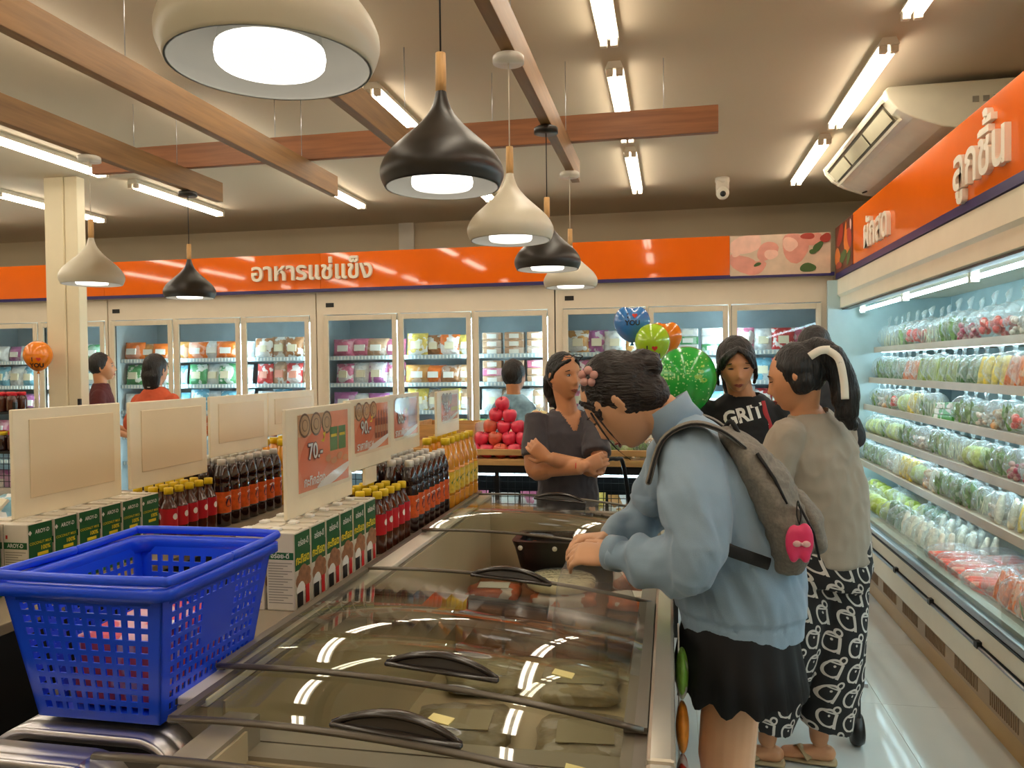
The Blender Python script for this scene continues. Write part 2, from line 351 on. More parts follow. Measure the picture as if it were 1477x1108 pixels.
for ui, ((u0, u1), ds) in enumerate(zip(US, DOORS)):
    t = thing('upright_freezer', 'tall white glass-door freezer %s' % UN[ui], 'freezer', ((u0 + u1) / 2, YD, 0), 0, 'upright freezers along the back wall')
    ox = -(u0 + u1) / 2
    c = MB()
    c.box(u0 + ox + .001, u1 + ox - .001, 0, .06, 2.015, 2.22); c.box(u0 + ox + .001, u1 + ox - .001, 0, .06, 0, .16)
    edges = [u0 + .001] + [v for d in ds for v in d] + [u1 - .001]
    for i in range(0, len(edges), 2): c.box(edges[i] + ox, edges[i + 1] + ox, 0, .06, .16, 2.015)
    c.build('case_front', m_case, t)
    c = MB(); c.box(u0 + ox + .002, u1 + ox - .002, .74, .76, .1, 2.2); c.box(u0 + ox + .002, u0 + ox + .02, .06, .74, .1, 2.2); c.box(u1 + ox - .02, u1 + ox - .002, .06, .74, .1, 2.2)
    c.box(u0 + ox + .02, u1 + ox - .02, .06, .74, 2.03, 2.2); c.box(u0 + ox + .02, u1 + ox - .02, .06, .74, .1, .2); c.build('lining', m_in, t)
    MB().box(ds[0][0] + ox + .02, ds[0][0] + ox + .1, -.004, 0, 2.085, 2.125).build('temperature_display', M_black, t)
    for i, z in enumerate(SHZ):
        s = MB(); s.box(u0 + ox + .03, u1 + ox - .03, .14, .70, z - .018, z - .008)
        s.box(u0 + ox + .03, u1 + ox - .03, .132, .14, z - .028, z + .012)
        n_ = int((u1 - u0) / .035)
        for q in range(n_): xx = u0 + ox + .04 + q * .035; s.box(xx, xx + .012, .128, .132, z - .024, z + .006, 1)
        s.build('shelf', [m_shelf, M_wht], t)
    for (d0, d1) in ds:
        f = MB(); a, b = d0 + ox, d1 + ox; z0, z1 = .17, 2.005; w_ = .048
        f.box(a + .004, a + w_, -.02, 0, z0, z1); f.box(b - w_, b - .004, -.02, 0, z0, z1); f.box(a + w_, b - w_, -.02, 0, z1 - w_, z1); f.box(a + w_, b - w_, -.02, 0, z0, z0 + w_)
        dr = f.build('door', m_al, t, bevel=.003)
        MB().box(a + w_, b - w_, -.012, -.008, z0 + w_, z1 - w_).build('door_glass', m_dg, dr)
        MB().tube([(b - .03, -.02, .9), (b - .03, -.045, .93), (b - .03, -.045, 1.2), (b - .03, -.02, 1.23)], .007, 8).build('door_handle', M_steel, dr)
        g = MB().box(a + .002, a + .012, .03, .06, z0, z1).build('gasket', M_black, dr)
        MB().box(*((b - .040, b - .012) if d0 < .1 else (a + .012, a + .040)), .062, .075, .25, 1.95).build('led_strip', emat('case_led_glow', COOL, CASE_E), t)
# orange fascia with the navy stripe, raised letters
m_or = mat('glossy_orange_panel', (232, 104, 18), .05, spec=.5, var=.02); m_navy = mat('navy_stripe', (42, 34, 92), .3)
m_let = mat('cream_letters', (238, 226, 205), .4)
fa = thing('orange_fascia', 'long glossy orange sign band above the back freezers', 'sign band', (-3.0, 6.96, 2.225))
xs = [-9.3, -7.6, -5.5, -3.2, -1.0, .5]
for a, b in zip(xs, xs[1:]): MB().box(a + 3.0, b + 3.0 - .003, -.03, .01, .03, .36).build('panel', m_or, fa)
MB().box(-9.3 + 3, 1.33 + 3, -.034, .01, 0, .029).build('stripe', m_navy, fa)
lt = MB(); add_text(lt, 'อาหารแช่แข็ง', .235, lambda x, y, z: (x - .29, -.044 - z, y + .19), bold=.018, extrude=.06); lt.build('raised_lettering', m_let, fa)
MB().box(-9.3 + 3, 4.33, .0, .02, -.005, 0.0).build('backing_strip', m_case, fa)

# poster of raw chicken, and the one with vegetables on the right band
def blob2(mb, cx, cy, rx, ry, rot, d, mi, fn, n=18, wob=.12, seed=0):
    r_ = random.Random(seed); ph = [r_.uniform(0, 6) for _ in range(3)]; pts = []
    for i in range(n):
        a = 2 * PI * i / n; k = 1 + wob * math.sin(2 * a + ph[0]) + wob * .6 * math.sin(3 * a + ph[1])
        x, y = rx * k * math.cos(a), ry * k * math.sin(a); c_, s_ = math.cos(rot), math.sin(rot)
        pts.append((cx + x * c_ - y * s_, cy + x * s_ + y * c_))
    mb.add([fn(x, y, d) for x, y in pts], [tuple(range(n))], mi)
pk = [mat('print_board', (216, 190, 165), .3, var=.1, scale=9), mat('print_pink', (222, 150, 132), .3, var=.12, scale=10), mat('print_lightpink', (238, 190, 170), .3, var=.1, scale=12),
      mat('print_green', (60, 92, 40), .4), mat('print_brownish', (170, 60, 45), .4), mat('print_orange', (226, 120, 45), .4), mat('print_darkbg', (100, 48, 34), .4, var=.4)]
po = thing('chicken_poster', 'printed photo panel of raw chicken pieces and herbs on sign band', 'poster', (.5, 6.925, 2.245))
m_ = MB(); W_, H_ = .80, .335
m_.box(0, W_, 0, .02, 0, H_, 0)
fn = lambda x, y, d: (min(max(x, .0), W_), -d, min(max(y, .0), H_))
for i, (cx, cy, rx, ry, ro, mi) in enumerate([(.12, .26, .16, .07, .2, 2), (.1, .1, .12, .075, -.5, 1), (.2, .06, .1, .05, .2, 1), (.3, .2, .085, .075, .6, 1), (.33, .17, .05, .045, 0, 2), (.52, .22, .13, .1, -.9, 1), (.48, .25, .07, .05, -.8, 2),
                                             (.06, .2, .05, .03, .9, 2), (.66, .28, .07, .05, .3, 1), (.70, .22, .05, .03, 1, 3), (.66, .18, .03, .02, .3, 3), (.62, .05, .06, .04, .2, 3), (.22, .09, .03, .015, .5, 3), (.62, .31, .05, .03, 0, 4), (.76, .29, .04, .04, 0, 4)]):
    blob2(m_, cx, cy, rx, ry, ro, .001 + i * .0004, mi, fn, seed=i)
m_.build('printed_panel', pk, po)
# right-hand fascia above the open cooler
fr = thing('orange_fascia', 'orange sign band above the open vegetable cooler on the right', 'sign band', (1.34, 4.0, 2.19))
ys = [-.6, 1.6, 3.35, 6.30]
for a, b in zip(ys, ys[1:]): MB().box(0, .04, a - 4.0, b - 4.0 - .003, .045, .425).build('panel', m_or, fr)
MB().box(-.004, .04, -4.6, 2.92, 0, .044).build('stripe', m_navy, fr)
FL = lambda y0, z0, s=1: (lambda x, y, z: (-.012 - z, -x + y0 - 4.0, y + z0 - 2.19))
lt = MB(); add_text(lt, 'ผักสด', .26, FL(5.57, 2.375), bold=.02, extrude=.05); lt.build('raised_lettering', m_let, fr)
lt = MB(); add_text(lt, 'ลูกชิน', .265, FL(3.80, 2.385), bold=.02, extrude=.05)
_x = lambda s_: max(v[0] for v in textgeo(s_, .265, bold=.02, align='LEFT')[0])
_q = textgeo('\u0e49', 1, bold=.02, align='LEFT')[0]; _c = .1325 * (min(v[0] for v in _q) + max(v[0] for v in _q)) * 1.0; _b = .265 * min(v[1] for v in _q)
vs_, fs_ = textgeo('\u0e49', .265, bold=.02, extrude=.05, align='LEFT'); _o = -_x('ลูกชิน') / 2 + _x('ลูกช') - .035
_t = .265 * max(v[1] for v in textgeo('ลูกชิน', 1, bold=.02)[0])
lt.add([FL(3.80, 2.385)(x - 2 * _c / 2 + _o, y - _b + _t + .012, z) for x, y, z in vs_], fs_); lt.build('raised_lettering', m_let, fr)
vp = thing('vegetable_poster', 'printed photo panel of chillies and tomatoes beside the band corner', 'poster', (1.335, 6.3, 2.235))
m_ = MB(); m_.box(0, .03, 0, .62, 0, .37, 6); fn = lambda x, y, d: (-d, .62 - min(max(x, 0), .62), min(max(y, 0), .37))
for i, (cx, cy, rx, ry, ro, mi) in enumerate([(.45, .2, .09, .12, 1.1, 5), (.52, .22, .06, .1, .6, 4), (.38, .27, .1, .03, 1.2, 5), (.2, .28, .12, .07, .3, 4), (.1, .12, .1, .08, 0, 5), (.3, .1, .12, .05, .2, 3), (.5, .07, .08, .04, .4, 3), (.15, .05, .1, .03, 0, 4), (.58, .31, .03, .04, 0, 2)]):
    blob2(m_, cx, cy, rx, ry, ro, .001 + i * .0004, mi, fn, seed=40 + i)
m_.build('printed_panel', pk, vp)

# ---------------------------------------------------------------- air conditioner and camera
ac = thing('air_conditioner', 'white ceiling air conditioner with open louvres above the orange band', 'air conditioner', (1.53, 5.36, 2.68))
pr = [(-.38, .285), (-.40, .265), (-.385, .22), (-.34, .165), (-.26, .115), (-.12, .06), (.05, .025), (.25, .015), (.42, .03), (.42, .285)]
pr = pr[::-1]
m_ac = mat('ac_plastic', (226, 220, 196), .35)
b = MB(); n = len(pr)
b.prism(pr, lambda u, v, d: (u, d, v), -.78, .88, sm=False); b.build('housing', m_ac, ac, bevel=.004)
b = MB(); b.prism([(u * 1.015, v * 1.01 - .004) for u, v in pr], lambda u, v, d: (u, d, v), -.82, -.77); b.build('end_cap', m_ac, ac, bevel=.008)
b = MB(); b.prism([(u * 1.015, v * 1.01 - .004) for u, v in pr], lambda u, v, d: (u, d, v), .87, .92); b.build('end_cap', m_ac, ac, bevel=.008)
# outlet recess along the nose
dirn = V((.075, 0, -.085)).normalized(); nn = V((-.085, 0, -.075)).normalized()
o0 = V((-.392, 0, .235))
def acp(s_, d_, y): return o0 + dirn * s_ + nn * d_ + V((0, y, 0))
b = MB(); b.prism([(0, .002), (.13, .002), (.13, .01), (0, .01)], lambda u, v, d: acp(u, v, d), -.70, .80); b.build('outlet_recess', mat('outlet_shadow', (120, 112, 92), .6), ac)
for i in range(3):
    y0 = -.69 + i * .5
    b = MB(); b.prism([(.03, .012), (.11, .02), (.11, .024), (.03, .016)], lambda u, v, d: acp(u, v, d), y0, y0 + .46); b.build('louvre', mat('louvre', (196, 190, 160), .4), ac)
for s_ in (.0, .135):
    b = MB(); b.prism([(s_ - .008, .0), (s_ + .008, .0), (s_ + .008, .02), (s_ - .008, .02)], lambda u, v, d: acp(u, v, d), -.74, .84); b.build('outlet_edge', m_ac, ac)
b = MB()
for i in range(4): b.box(.02 + i * .05, .05 + i * .05, -.825, -.8215, .17, .2)
b.box(.24, .34, -.825, -.8215, .12, .22); b.build('rating_labels', mat('grey_print', (150, 145, 130), .5), ac)
MB().lathe([(.02, 0), (.02, .006), (.014, .008)], n=16, M=Matrix.Translation((-.14, .80, .062)) @ Matrix.Rotation(PI - .3, 4, 'Y')).build('badge', M_ink, ac)
cc = thing('security_camera', 'small white dome security camera on the ceiling', 'security camera', (.42, 6.6, ZC))
MB().lathe([(.055, 0), (.058, -.03), (.05, -.05)], n=24).build('mount', M_white, cc)
MB().box(-.05, .05, -.05, .05, -.11, -.03).build('bracket', M_white, cc, bevel=.015)
MB().ell((0, -.02, -.125), (.052, .055, .055), 20, 12).build('ball', M_white, cc)
MB().lathe([(.001, .05), (.022, .048), (.024, .03)], (0, 0, 0), 20, M=Matrix.Translation((0, -.03, -.13)) @ Matrix.Rotation(PI / 2 + .3, 4, 'X')).build('lens', M_black, cc)
# ================================================================ OPEN COOLER ON THE RIGHT
CY0, CY1 = .6, 6.93
m_cb = mat('cooler_cream_body', (240, 226, 200), .3, var=.03); m_cg = mat('cooler_grey_shelf', (190, 178, 160), .35); m_ci = mat('cooler_lining', (178, 205, 212), .35)
m_tan = mat('tan_plinth', (186, 148, 92), .35, var=.08, scale=2); m_gr = mat('grille_beige', (168, 138, 102), .4)
cl = thing('open_cooler', 'long open multi-shelf cooler for vegetables along the right wall', 'cooler', (1.24, 3.76, 0))
X_ = lambda x: x - 1.24
Y0, Y1 = CY0 - 3.76, CY1 - 3.76
MB().box(X_(1.265), X_(2.25), Y0, Y1, 0, .10).build('plinth', m_tan, cl)
b = MB(); b.box(X_(1.25), X_(2.25), Y0, Y1, .101, .20)
b.build('grille_panel', m_gr, cl)
b = MB(); y = 2.6
while y < CY1 - .1:
    if int(y / .02) % 20 < 14: b.box(X_(1.2475), X_(1.25), y - 3.76, y - 3.76 + .008, .12, .18)
    y += .02
b.build('grille_slots', mat('slot_shadow', (136, 108, 78), .6), cl)['kind'] = 'stuff'
MB().box(X_(1.232), X_(2.25), Y0, Y1, .201, .325).build('lower_panel', m_cb, cl, bevel=.004)
b = MB(); b.tube([(X_(1.222), Y0, .335), (X_(1.222), Y1, .335)], .007, 8, 0); b.box(X_(1.232), X_(1.3), Y0, Y1, .326, .344, 1); b.build('bumper_rail', [M_steel, M_black], cl)
for y in (2.9, 3.5, 4.1, 4.7, 5.3, 5.9, 6.5): MB().box(X_(1.212), X_(1.232), y - 3.76, y - 3.725, .332, .36).build('rail_clip', M_black, cl)
MB().box(X_(1.232), X_(1.32), Y0, Y1, .345, .425).build('upper_panel', m_cb, cl, bevel=.004)
MB().box(X_(1.225), X_(1.25), Y0, Y1, .426, .436).build('shadow_joint', M_black, cl)
MB().box(X_(1.226), X_(1.30), Y0, Y1, .437, .47).build('silver_rail', M_steel, cl, bevel=.006)
b = MB(); b.box(X_(1.245), X_(1.25), Y0, Y1, .47, .56); b.build('glass_lip', film('lip_glass', (.86, .93, .92), 1.5, .02, base=.12, haze=(.7, .75, .72)), cl)
b = MB(); b.prism([(X_(1.26), .47), (X_(1.44), .40), (X_(2.2), .40), (X_(2.2), .43), (X_(1.44), .43), (X_(1.30), .49), (X_(1.26), .49)], lambda u, v, d: (u, d, v), Y0, Y1); b.build('deck', m_cg, cl)
MB().box(X_(2.20), X_(2.25), Y0, Y1, .2, 2.2).build('back_panel', m_ci, cl)
MB().box(X_(1.27), X_(2.25), Y1 - .04, Y1, .2, 2.18).build('end_wall', m_ci, cl)
MB().box(X_(1.36), X_(2.25), Y0, Y0 + .04, .2, 2.18).build('end_wall', m_ci, cl)
b = MB(); b.prism([(X_(1.345), 2.185), (X_(1.345), 2.06), (X_(1.365), 2.04), (X_(1.365), 1.955), (X_(1.385), 1.95), (X_(1.44), 1.955), (X_(1.46), 1.985), (X_(2.19), 2.02), (X_(2.19), 2.185)][::-1], lambda u, v, d: (u, d, v), Y0, Y1); b.build('canopy', m_cb, cl)
MB().box(X_(1.381), X_(1.44), Y0, Y1, 1.938, 1.949).build('canopy_trim', mat('dark_trim', (70, 66, 58), .4), cl)
y = CY1 - .12
while y - 1.16 > CY0:
    MB().tube([(X_(1.51), y - 1.15 - 3.76, 1.925), (X_(1.51), y - 3.76, 1.925)], .013, 8).build('light_tube', emat('cooler_tube_glow', COOL, 16), cl)
    for q in (y - 1.165, y - .0): MB().box(X_(1.50), X_(1.54), q - 3.76, q - 3.745, 1.905, 1.975).build('tube_holder', M_white, cl)
    y -= 1.2
b = MB()
SH = [(1.605, 1.62), (1.362, 1.58), (1.145, 1.54), (.935, 1.50), (.722, 1.46)]
for z, x in SH:
    s = MB(); s.box(X_(x + .015), X_(2.19), Y0 + .05, Y1 - .05, z - .012, z + .004); s.box(X_(x), X_(x + .015), Y0 + .05, Y1 - .05, z - .022, z + .022)
    s.build('shelf', m_cg, cl)
    MB().box(X_(x + .05), X_(x + .065), Y0 + .08, Y1 - .08, z - .022, z - .013).build('shelf_light', emat('shelf_led_glow', COOL, 13), cl)

# ---------------------------------------------------------------- vegetable packs
m_bag = film('bag_film', (.96, .98, .98), 1.42, .12, base=.13, haze=(.9, .95, .97), bump=1.0, bscale=38)
m_veg = vmat('vegetable_skin', .4, .3, 40, (.75, .8, .6), .35); m_leaf = vmat('leaf_green', .45, .5, 30, (.8, .85, .6), .3); m_pk = vmat('printed_pack', .3, .12, 18, (.9, .88, .85), .9, thr=.5)
def wob(k, s, amp):
    def f(v):
        n = noise.noise(V((v.x * s + k * 7, v.y * s, v.z * s))); return v * (1 + amp * n)
    return f
def pack_root(label='x'): return thing('vegetable_pack', label, 'vegetables')
PROT = {}
def proto(kind):
    """one wrapped vegetable pack about .17 x .2 x .14 m, base at z = 0, front towards -x"""
    r_ = random.Random(sum(map(ord, kind)))
    t = pack_root(); b = MB(); col = {'leafy': (92, 135, 50), 'bean': (150, 165, 70), 'carrot': (222, 110, 40), 'corn': (235, 205, 80), 'cabbage': (190, 210, 120), 'melon': (168, 185, 84), 'radish': (232, 226, 205), 'crab': (226, 78, 52),
        'mushroom': (225, 205, 190), 'tomato': (210, 50, 35), 'greenbox': (70, 150, 50), 'cucumber': (60, 105, 45), 'shallot': (168, 70, 90), 'sprout': (215, 215, 175), 'egg': (200, 150, 105)}[kind]
    nm = 'vegetables'; wrap = (.075, .085, .07); hz = .075; m = m_veg
    if kind in ('leafy', 'sprout'):
        m = m_leaf; nm = 'leaves'
        for i in range(26):
            a = r_.uniform(0, 6.28); rr = r_.uniform(.01, .055); x0, y0 = rr * math.cos(a), rr * 1.2 * math.sin(a); h = r_.uniform(.08, .14); w_ = r_.uniform(.012, .022) if kind == 'leafy' else .004
            dx, dy = r_.uniform(-.02, .02), r_.uniform(-.03, .03); c_, s_ = math.cos(a + 1.5) * w_, math.sin(a + 1.5) * w_
            b.add([(x0 - c_ * .3, y0 - s_ * .3, .01), (x0 + c_ * .3, y0 + s_ * .3, .01), (x0 + dx * .5 + c_, y0 + dy * .5 + s_, h * .6), (x0 + dx * .5 - c_, y0 + dy * .5 - s_, h * .6), (x0 + dx, y0 + dy, h)], [(0, 1, 2, 3), (3, 2, 4)], 0, True)
    elif kind in ('bean', 'carrot', 'cucumber', 'crab', 'corn', 'radish'):
        rr = {'bean': .006, 'carrot': .014, 'cucumber': .017, 'crab': .013, 'corn': .021, 'radish': .024}[kind]; n_ = {'bean': 22, 'carrot': 9, 'cucumber': 6, 'crab': 6, 'corn': 4, 'radish': 3}[kind]
        for i in range(n_):
            y = -.06 + .12 * (i % max(2, n_ // 2)) / max(1, n_ // 2 - .5); row = i // max(2, n_ // 2); x = -.02 + row * rr * 1.9
            if kind in ('crab',): b.tube([(-.07 + .01 * row, y * .8, rr + row * rr * 2), (.02, y * .8, rr + row * rr * 2), (.10, y * .8, rr * 1.1 + row * rr * 2)], [rr, rr, rr * .9], 8, round_=True); continue
            lean = r_.uniform(-.02, .02)
            b.tube([(x, y, .012), (x + .01, y + lean * .5, .06), (x + .025, y + lean, .125)], [rr * .75, rr, rr * (.55 if kind in ('carrot', 'radish') else .8)], 8, round_=True)
    elif kind in ('cabbage', 'melon'):
        b.ell((0, 0, .06), (.062, .066, .06), 20, 12, fn=wob(3, 30, .05)); nm = 'melon' if kind == 'melon' else 'cabbage_head'
        for i in range(5): b.ell((0, 0, .058), (.064, .067, .061), 14, 4, M=Matrix.Rotation(i * .6, 4, 'Z'))
    elif kind in ('mushroom', 'tomato', 'shallot', 'egg'):
        rr = {'mushroom': .013, 'tomato': .02, 'shallot': .016, 'egg': .022}[kind]
        for i in range({'mushroom': 26, 'tomato': 14, 'shallot': 16, 'egg': 10}[kind]):
            b.ell((r_.uniform(-.045, .045), r_.uniform(-.055, .055), rr + r_.random() * .07), (rr, rr, rr * .9), 10, 7)
    elif kind == 'greenbox':
        for i in range(3): b.box(-.05 + i * .01, .06, -.07, .07, .002 + i * .035, .033 + i * .035)
        nm = 'cartons'; m = m_pk
    o_ = b.build(nm, m, t, color=col)
    if kind not in ('cabbage', 'melon', 'greenbox'): o_['kind'] = 'stuff'
    if kind not in ('melon', 'greenbox'):
        wz = .078 if kind != 'crab' else .045
        f = lambda v: V((v.x * (1 + .14 * noise.noise(v * 28)), v.y * (1 + .1 * noise.noise(v * 22 + V((3, 3, 3)))), v.z * (1 + .16 * noise.noise(v * 30 + V((9, 1, 1))))))
        w_ = MB().ell((.0 if kind != 'crab' else .015, 0, wz), (.078 if kind != 'crab' else .105, .088, wz), 22, 14, fn=f)
        if kind != 'crab':
            w_.tube([(0, 0, .145), (.005, .0, .165), (.01, .01, .20)], [(.02, .012), (.012, .008), (.045, .01)], 10, side=V((0, 1, 0)))
        w_.build('wrapper', m_bag, t)
    return t
KN = {'leafy': 'leafy greens', 'bean': 'long green beans', 'carrot': 'orange carrots', 'corn': 'pale yellow corn cobs', 'cabbage': 'pale green cabbage', 'melon': 'yellow-green round melon', 'radish': 'white radishes', 'crab': 'orange-red crab sticks',
      'mushroom': 'pale mushrooms', 'tomato': 'red tomatoes', 'greenbox': 'small green cartons', 'cucumber': 'dark green cucumbers', 'shallot': 'purple-red shallots', 'sprout': 'pale bean sprouts', 'egg': 'brown onions'}
LV = ['top shelf', 'second shelf down', 'third shelf down', 'fourth shelf down', 'fifth shelf down', 'bottom deck']
PLAN = [['sprout', 'leafy', 'crab0', 'sprout', 'leafy', 'shallot', 'tomato', 'mushroom', 'egg', 'tomato', 'sprout', 'leafy', 'shallot'],
        ['leafy', 'cucumber', 'carrot', 'bean', 'bean', 'cucumber', 'corn', 'carrot', 'cucumber', 'leafy', 'bean', 'shallot', 'carrot'],
        ['leafy', 'mushroom', 'egg', 'leafy', 'tomato', 'cabbage', 'corn', 'sprout', 'leafy', 'sprout', 'greenbox', 'greenbox', 'leafy'],
        ['cabbage', 'leafy', 'cabbage', 'leafy', 'mushroom', 'leafy', 'sprout', 'cabbage', 'leafy', 'shallot', 'leafy'],
        ['leafy', 'leafy', 'cucumber', 'leafy', 'sprout', 'mushroom', 'radish', 'corn', 'corn', 'cabbage', 'egg', 'radish'],
        ['melon', 'melon', 'cabbage', 'melon', 'cucumber', 'radish', 'radish', 'crab', 'crab', 'carrot', 'leafy', 'egg', 'tomato', 'egg']]
PLAN[0][2] = 'tomato'
cnt = {}
SZ = [1.18, 1.12, 1.08, 1.1, 1.1, 1.0]
def veg_place(kind, x, y, z, lv, sc=1.0, rz=0):
    k = (kind, lv); cnt[k] = cnt.get(k, 0) + 1; i = cnt[k]
    n_ = '%s of %s on cooler %s, %s from the corner' % ('stack' if kind == 'greenbox' else 'bag', KN[kind], LV[lv], od(i - 1))
    if kind not in PROT: PROT[kind] = proto(kind); o = PROT[kind]
    else: o = dup(PROT[kind])
    o.location = (x, y, z); o.rotation_euler = (0, 0, rz); o.scale = (sc, sc * 1.02, sc * SZ[lv]); o['label'] = n_ if kind != 'melon' else n_.replace('bag of yellow', 'yellow'); o['group'] = '%s in the open cooler' % KN[kind]
lv_z = [(z + .006, x + .09) for z, x in SH]
for lv in range(5):
    y = 6.78; i = 0; z, x = lv_z[lv]
    while y > 2.75:
        kind = PLAN[lv][i % len(PLAN[lv])] if lv != 0 else PLAN[0][int((6.78 - y) / .34) % 13]
        sc = {0: 1.05, 1: 1.05, 2: .92, 3: .88, 4: .9}[lv] * rnd.uniform(.93, 1.07)
        if lv == 3: kind = PLAN[3][int((6.78 - y) / .3) % 11]
        if lv == 1: kind = PLAN[1][int((6.78 - y) / .33) % 13]
        veg_place(kind, x + rnd.uniform(-.005, .01), y, z, lv, sc, rnd.uniform(-.15, .15)); y -= .165 * sc + .004; i += 1
y = 6.78; i = 0
while y > 2.6:
    kind = PLAN[5][int((6.78 - y) / .33) % 14]
    for j, xx in enumerate((1.395, 1.60)):
        veg_place(kind, xx, y, .452 + (.04 if j else .0) if False else (.458 if j == 0 else .442), 5, 1.05 if kind != 'crab' else 1.25, rnd.uniform(-.1, .1))
    y -= .17

# ================================================================ FROZEN PACKS BEHIND THE GLASS DOORS
m_fp = vmat('frozen_pack_print', .35, .25, 22, (.88, .86, .82), .85, bump=.4, thr=.52)
m_fp2 = vmat('frozen_pack_plain', .3, .2, 16, (.9, .9, .9), .3, bump=.5)
def pillow(w_, h_, d_, mt, label_col):
    b = MB(); n = 10; m = 8; R = []
    vs = []; fs = []
    for sgn in (-1, 1):
        for j in range(m + 1):
            for i in range(n + 1):
                u = i / n; v = j / m; e = (math.sin(PI * u) * math.sin(PI * v)) ** .45 if 0 < i < n and 0 < j < m else 0
                wv = 1 - .05 * math.sin(PI * v)
                vs.append(((u - .5) * w_ * wv, sgn * d_ / 2 * e * (1 + .25 * noise.noise(V((u * 5, v * 5, sgn * 3)))), v * h_))
    s = (n + 1) * (m + 1)
    for q in range(2):
        for j in range(m):
            for i in range(n):
                a = q * s + j * (n + 1) + i; f = (a, a + 1, a + n + 2, a + n + 1); fs.append(f if q == 0 else f[::-1])
    b.add(vs, fs, 0, True)
    t = thing('frozen_pack', 'x', 'frozen pack'); b.build('pouch', mt, t)
    l = MB(); l.box(-w_ * .22, w_ * .22, -d_ / 2 - .006, -d_ / 2 + .01, h_ * .30, h_ * .62); l.build('printed_label', label_col, t)
    return t
def tray(label_col):
    t = thing('frozen_pack', 'x', 'frozen pack'); b = MB(); b.box(-.09, .09, -.05, .05, 0, .07); b.build('tray', m_fp2, t, bevel=.008)
    MB().box(-.045, .045, -.053, -.05, .015, .055).build('printed_label', label_col, t); return t
P1_ = pillow(.19, .20, .10, m_fp, mat('cream_label', (232, 220, 190), .4)); P2_ = pillow(.22, .17, .11, m_fp2, M_wht); P3_ = tray(M_wht); P4_ = pillow(.17, .21, .09, m_fp, mat('pink_label', (226, 150, 130), .4))
CC = {'pink': (215, 120, 150), 'gold': (205, 145, 80), 'beige': (190, 150, 120), 'green': (80, 150, 95), 'red': (200, 60, 55), 'orange': (235, 120, 45), 'white': (225, 225, 225), 'mauve': (185, 110, 165), 'brown': (165, 110, 70), 'cyan': (120, 175, 195), 'yellow': (222, 190, 90)}
DP = {  # door -> per shelf (pack kind, colours)
    0: [(P2_, ['white', 'mauve']), (P1_, ['cyan', 'white']), (P2_, ['mauve', 'white']), (P2_, ['pink', 'mauve'])], 1: [(P2_, ['green', 'white']), (P1_, ['cyan', 'green']), (P2_, ['red', 'white']), (P2_, ['pink'])],
    2: [(P2_, ['orange', 'gold']), (P1_, ['green', 'cyan']), (P2_, ['white', 'cyan']), (P3_, ['orange'])], 3: [(P2_, ['orange', 'white']), (P1_, ['green', 'white']), (P1_, ['cyan', 'white']), (P3_, ['orange'])],
    4: [(P1_, ['brown', 'beige']), (P4_, ['red', 'beige']), (P1_, ['white', 'cyan']), (P3_, ['red', 'white'])], 5: [(P2_, ['pink', 'pink', 'beige']), (P1_, ['pink', 'white', 'mauve']), (P2_, ['mauve', 'white']), (P2_, ['mauve'])],
    6: [(P1_, ['yellow', 'brown', 'orange']), (P2_, ['gold', 'orange', 'brown']), (P1_, ['yellow', 'beige']), (P2_, ['yellow'])], 7: [(P3_, ['beige', 'beige']), (P3_, ['beige', 'pink', 'beige']), (P1_, ['white', 'beige']), (P2_, ['green'])],
    8: [(P1_, ['gold', 'mauve', 'white']), (P1_, ['pink', 'beige']), (P1_, ['pink', 'white']), (P2_, ['white'])], 9: [(P3_, ['white', 'white', 'green']), (P1_, ['cyan', 'white']), (P2_, ['cyan']), (P2_, ['white'])],
    10: [(P1_, ['pink', 'white', 'red']), (P1_, ['white', 'cyan', 'pink']), (P1_, ['white', 'red']), (P2_, ['white'])]}
used = set(); di = 0; cn = {}
DN = ['first', 'second', 'third', 'fourth', 'fifth', 'sixth', 'seventh', 'eighth', 'ninth', 'tenth', 'eleventh']
for grp in DOORS:
    for d0, d1 in grp:
        for si in range(4):
            kind, cs = DP[di][si]; trayk = kind is P3_; n_ = 3 if trayk else 4; z = SHZ[si]; trayk = kind is P3_
            for layer in range(3 if trayk else 1):
                for q in range(n_):
                    c = cs[(q + layer) % len(cs)]; x = d0 + (.13 if trayk else .11) + (d1 - d0 - (.26 if trayk else .22)) * q / (n_ - 1)
                    if kind.name in used: o = dup(kind, color=CC[c])
                    else:
                        o = kind; used.add(kind.name)
                        for ch in o.children: ch.color = tuple(lin(CC[c])) + (1,)
                    o.location = (x, 7.20 + (0 if trayk else .03 * (q % 2) + rnd.uniform(-.005, .01)), z - .004 + layer * .071); s_ = rnd.uniform(1.0, 1.12) if not trayk else 1
                    o.scale = (s_, s_, s_ * 1.0); o.rotation_euler = (0 if trayk else -.12, 0, rnd.uniform(-.12, .12) * (not trayk))
                    o['label'] = '%s frozen %s, %s behind %s glass door, %s%s' % (c, 'tray' if trayk else 'pouch', LV[si], DN[di], (['left', 'middle', 'right'] if trayk else ['far left', 'left of centre', 'right of centre', 'far right'])[q], ['', ', middle layer', ', top layer'][layer])
                    o['group'] = 'frozen packs behind the glass doors'
        di += 1
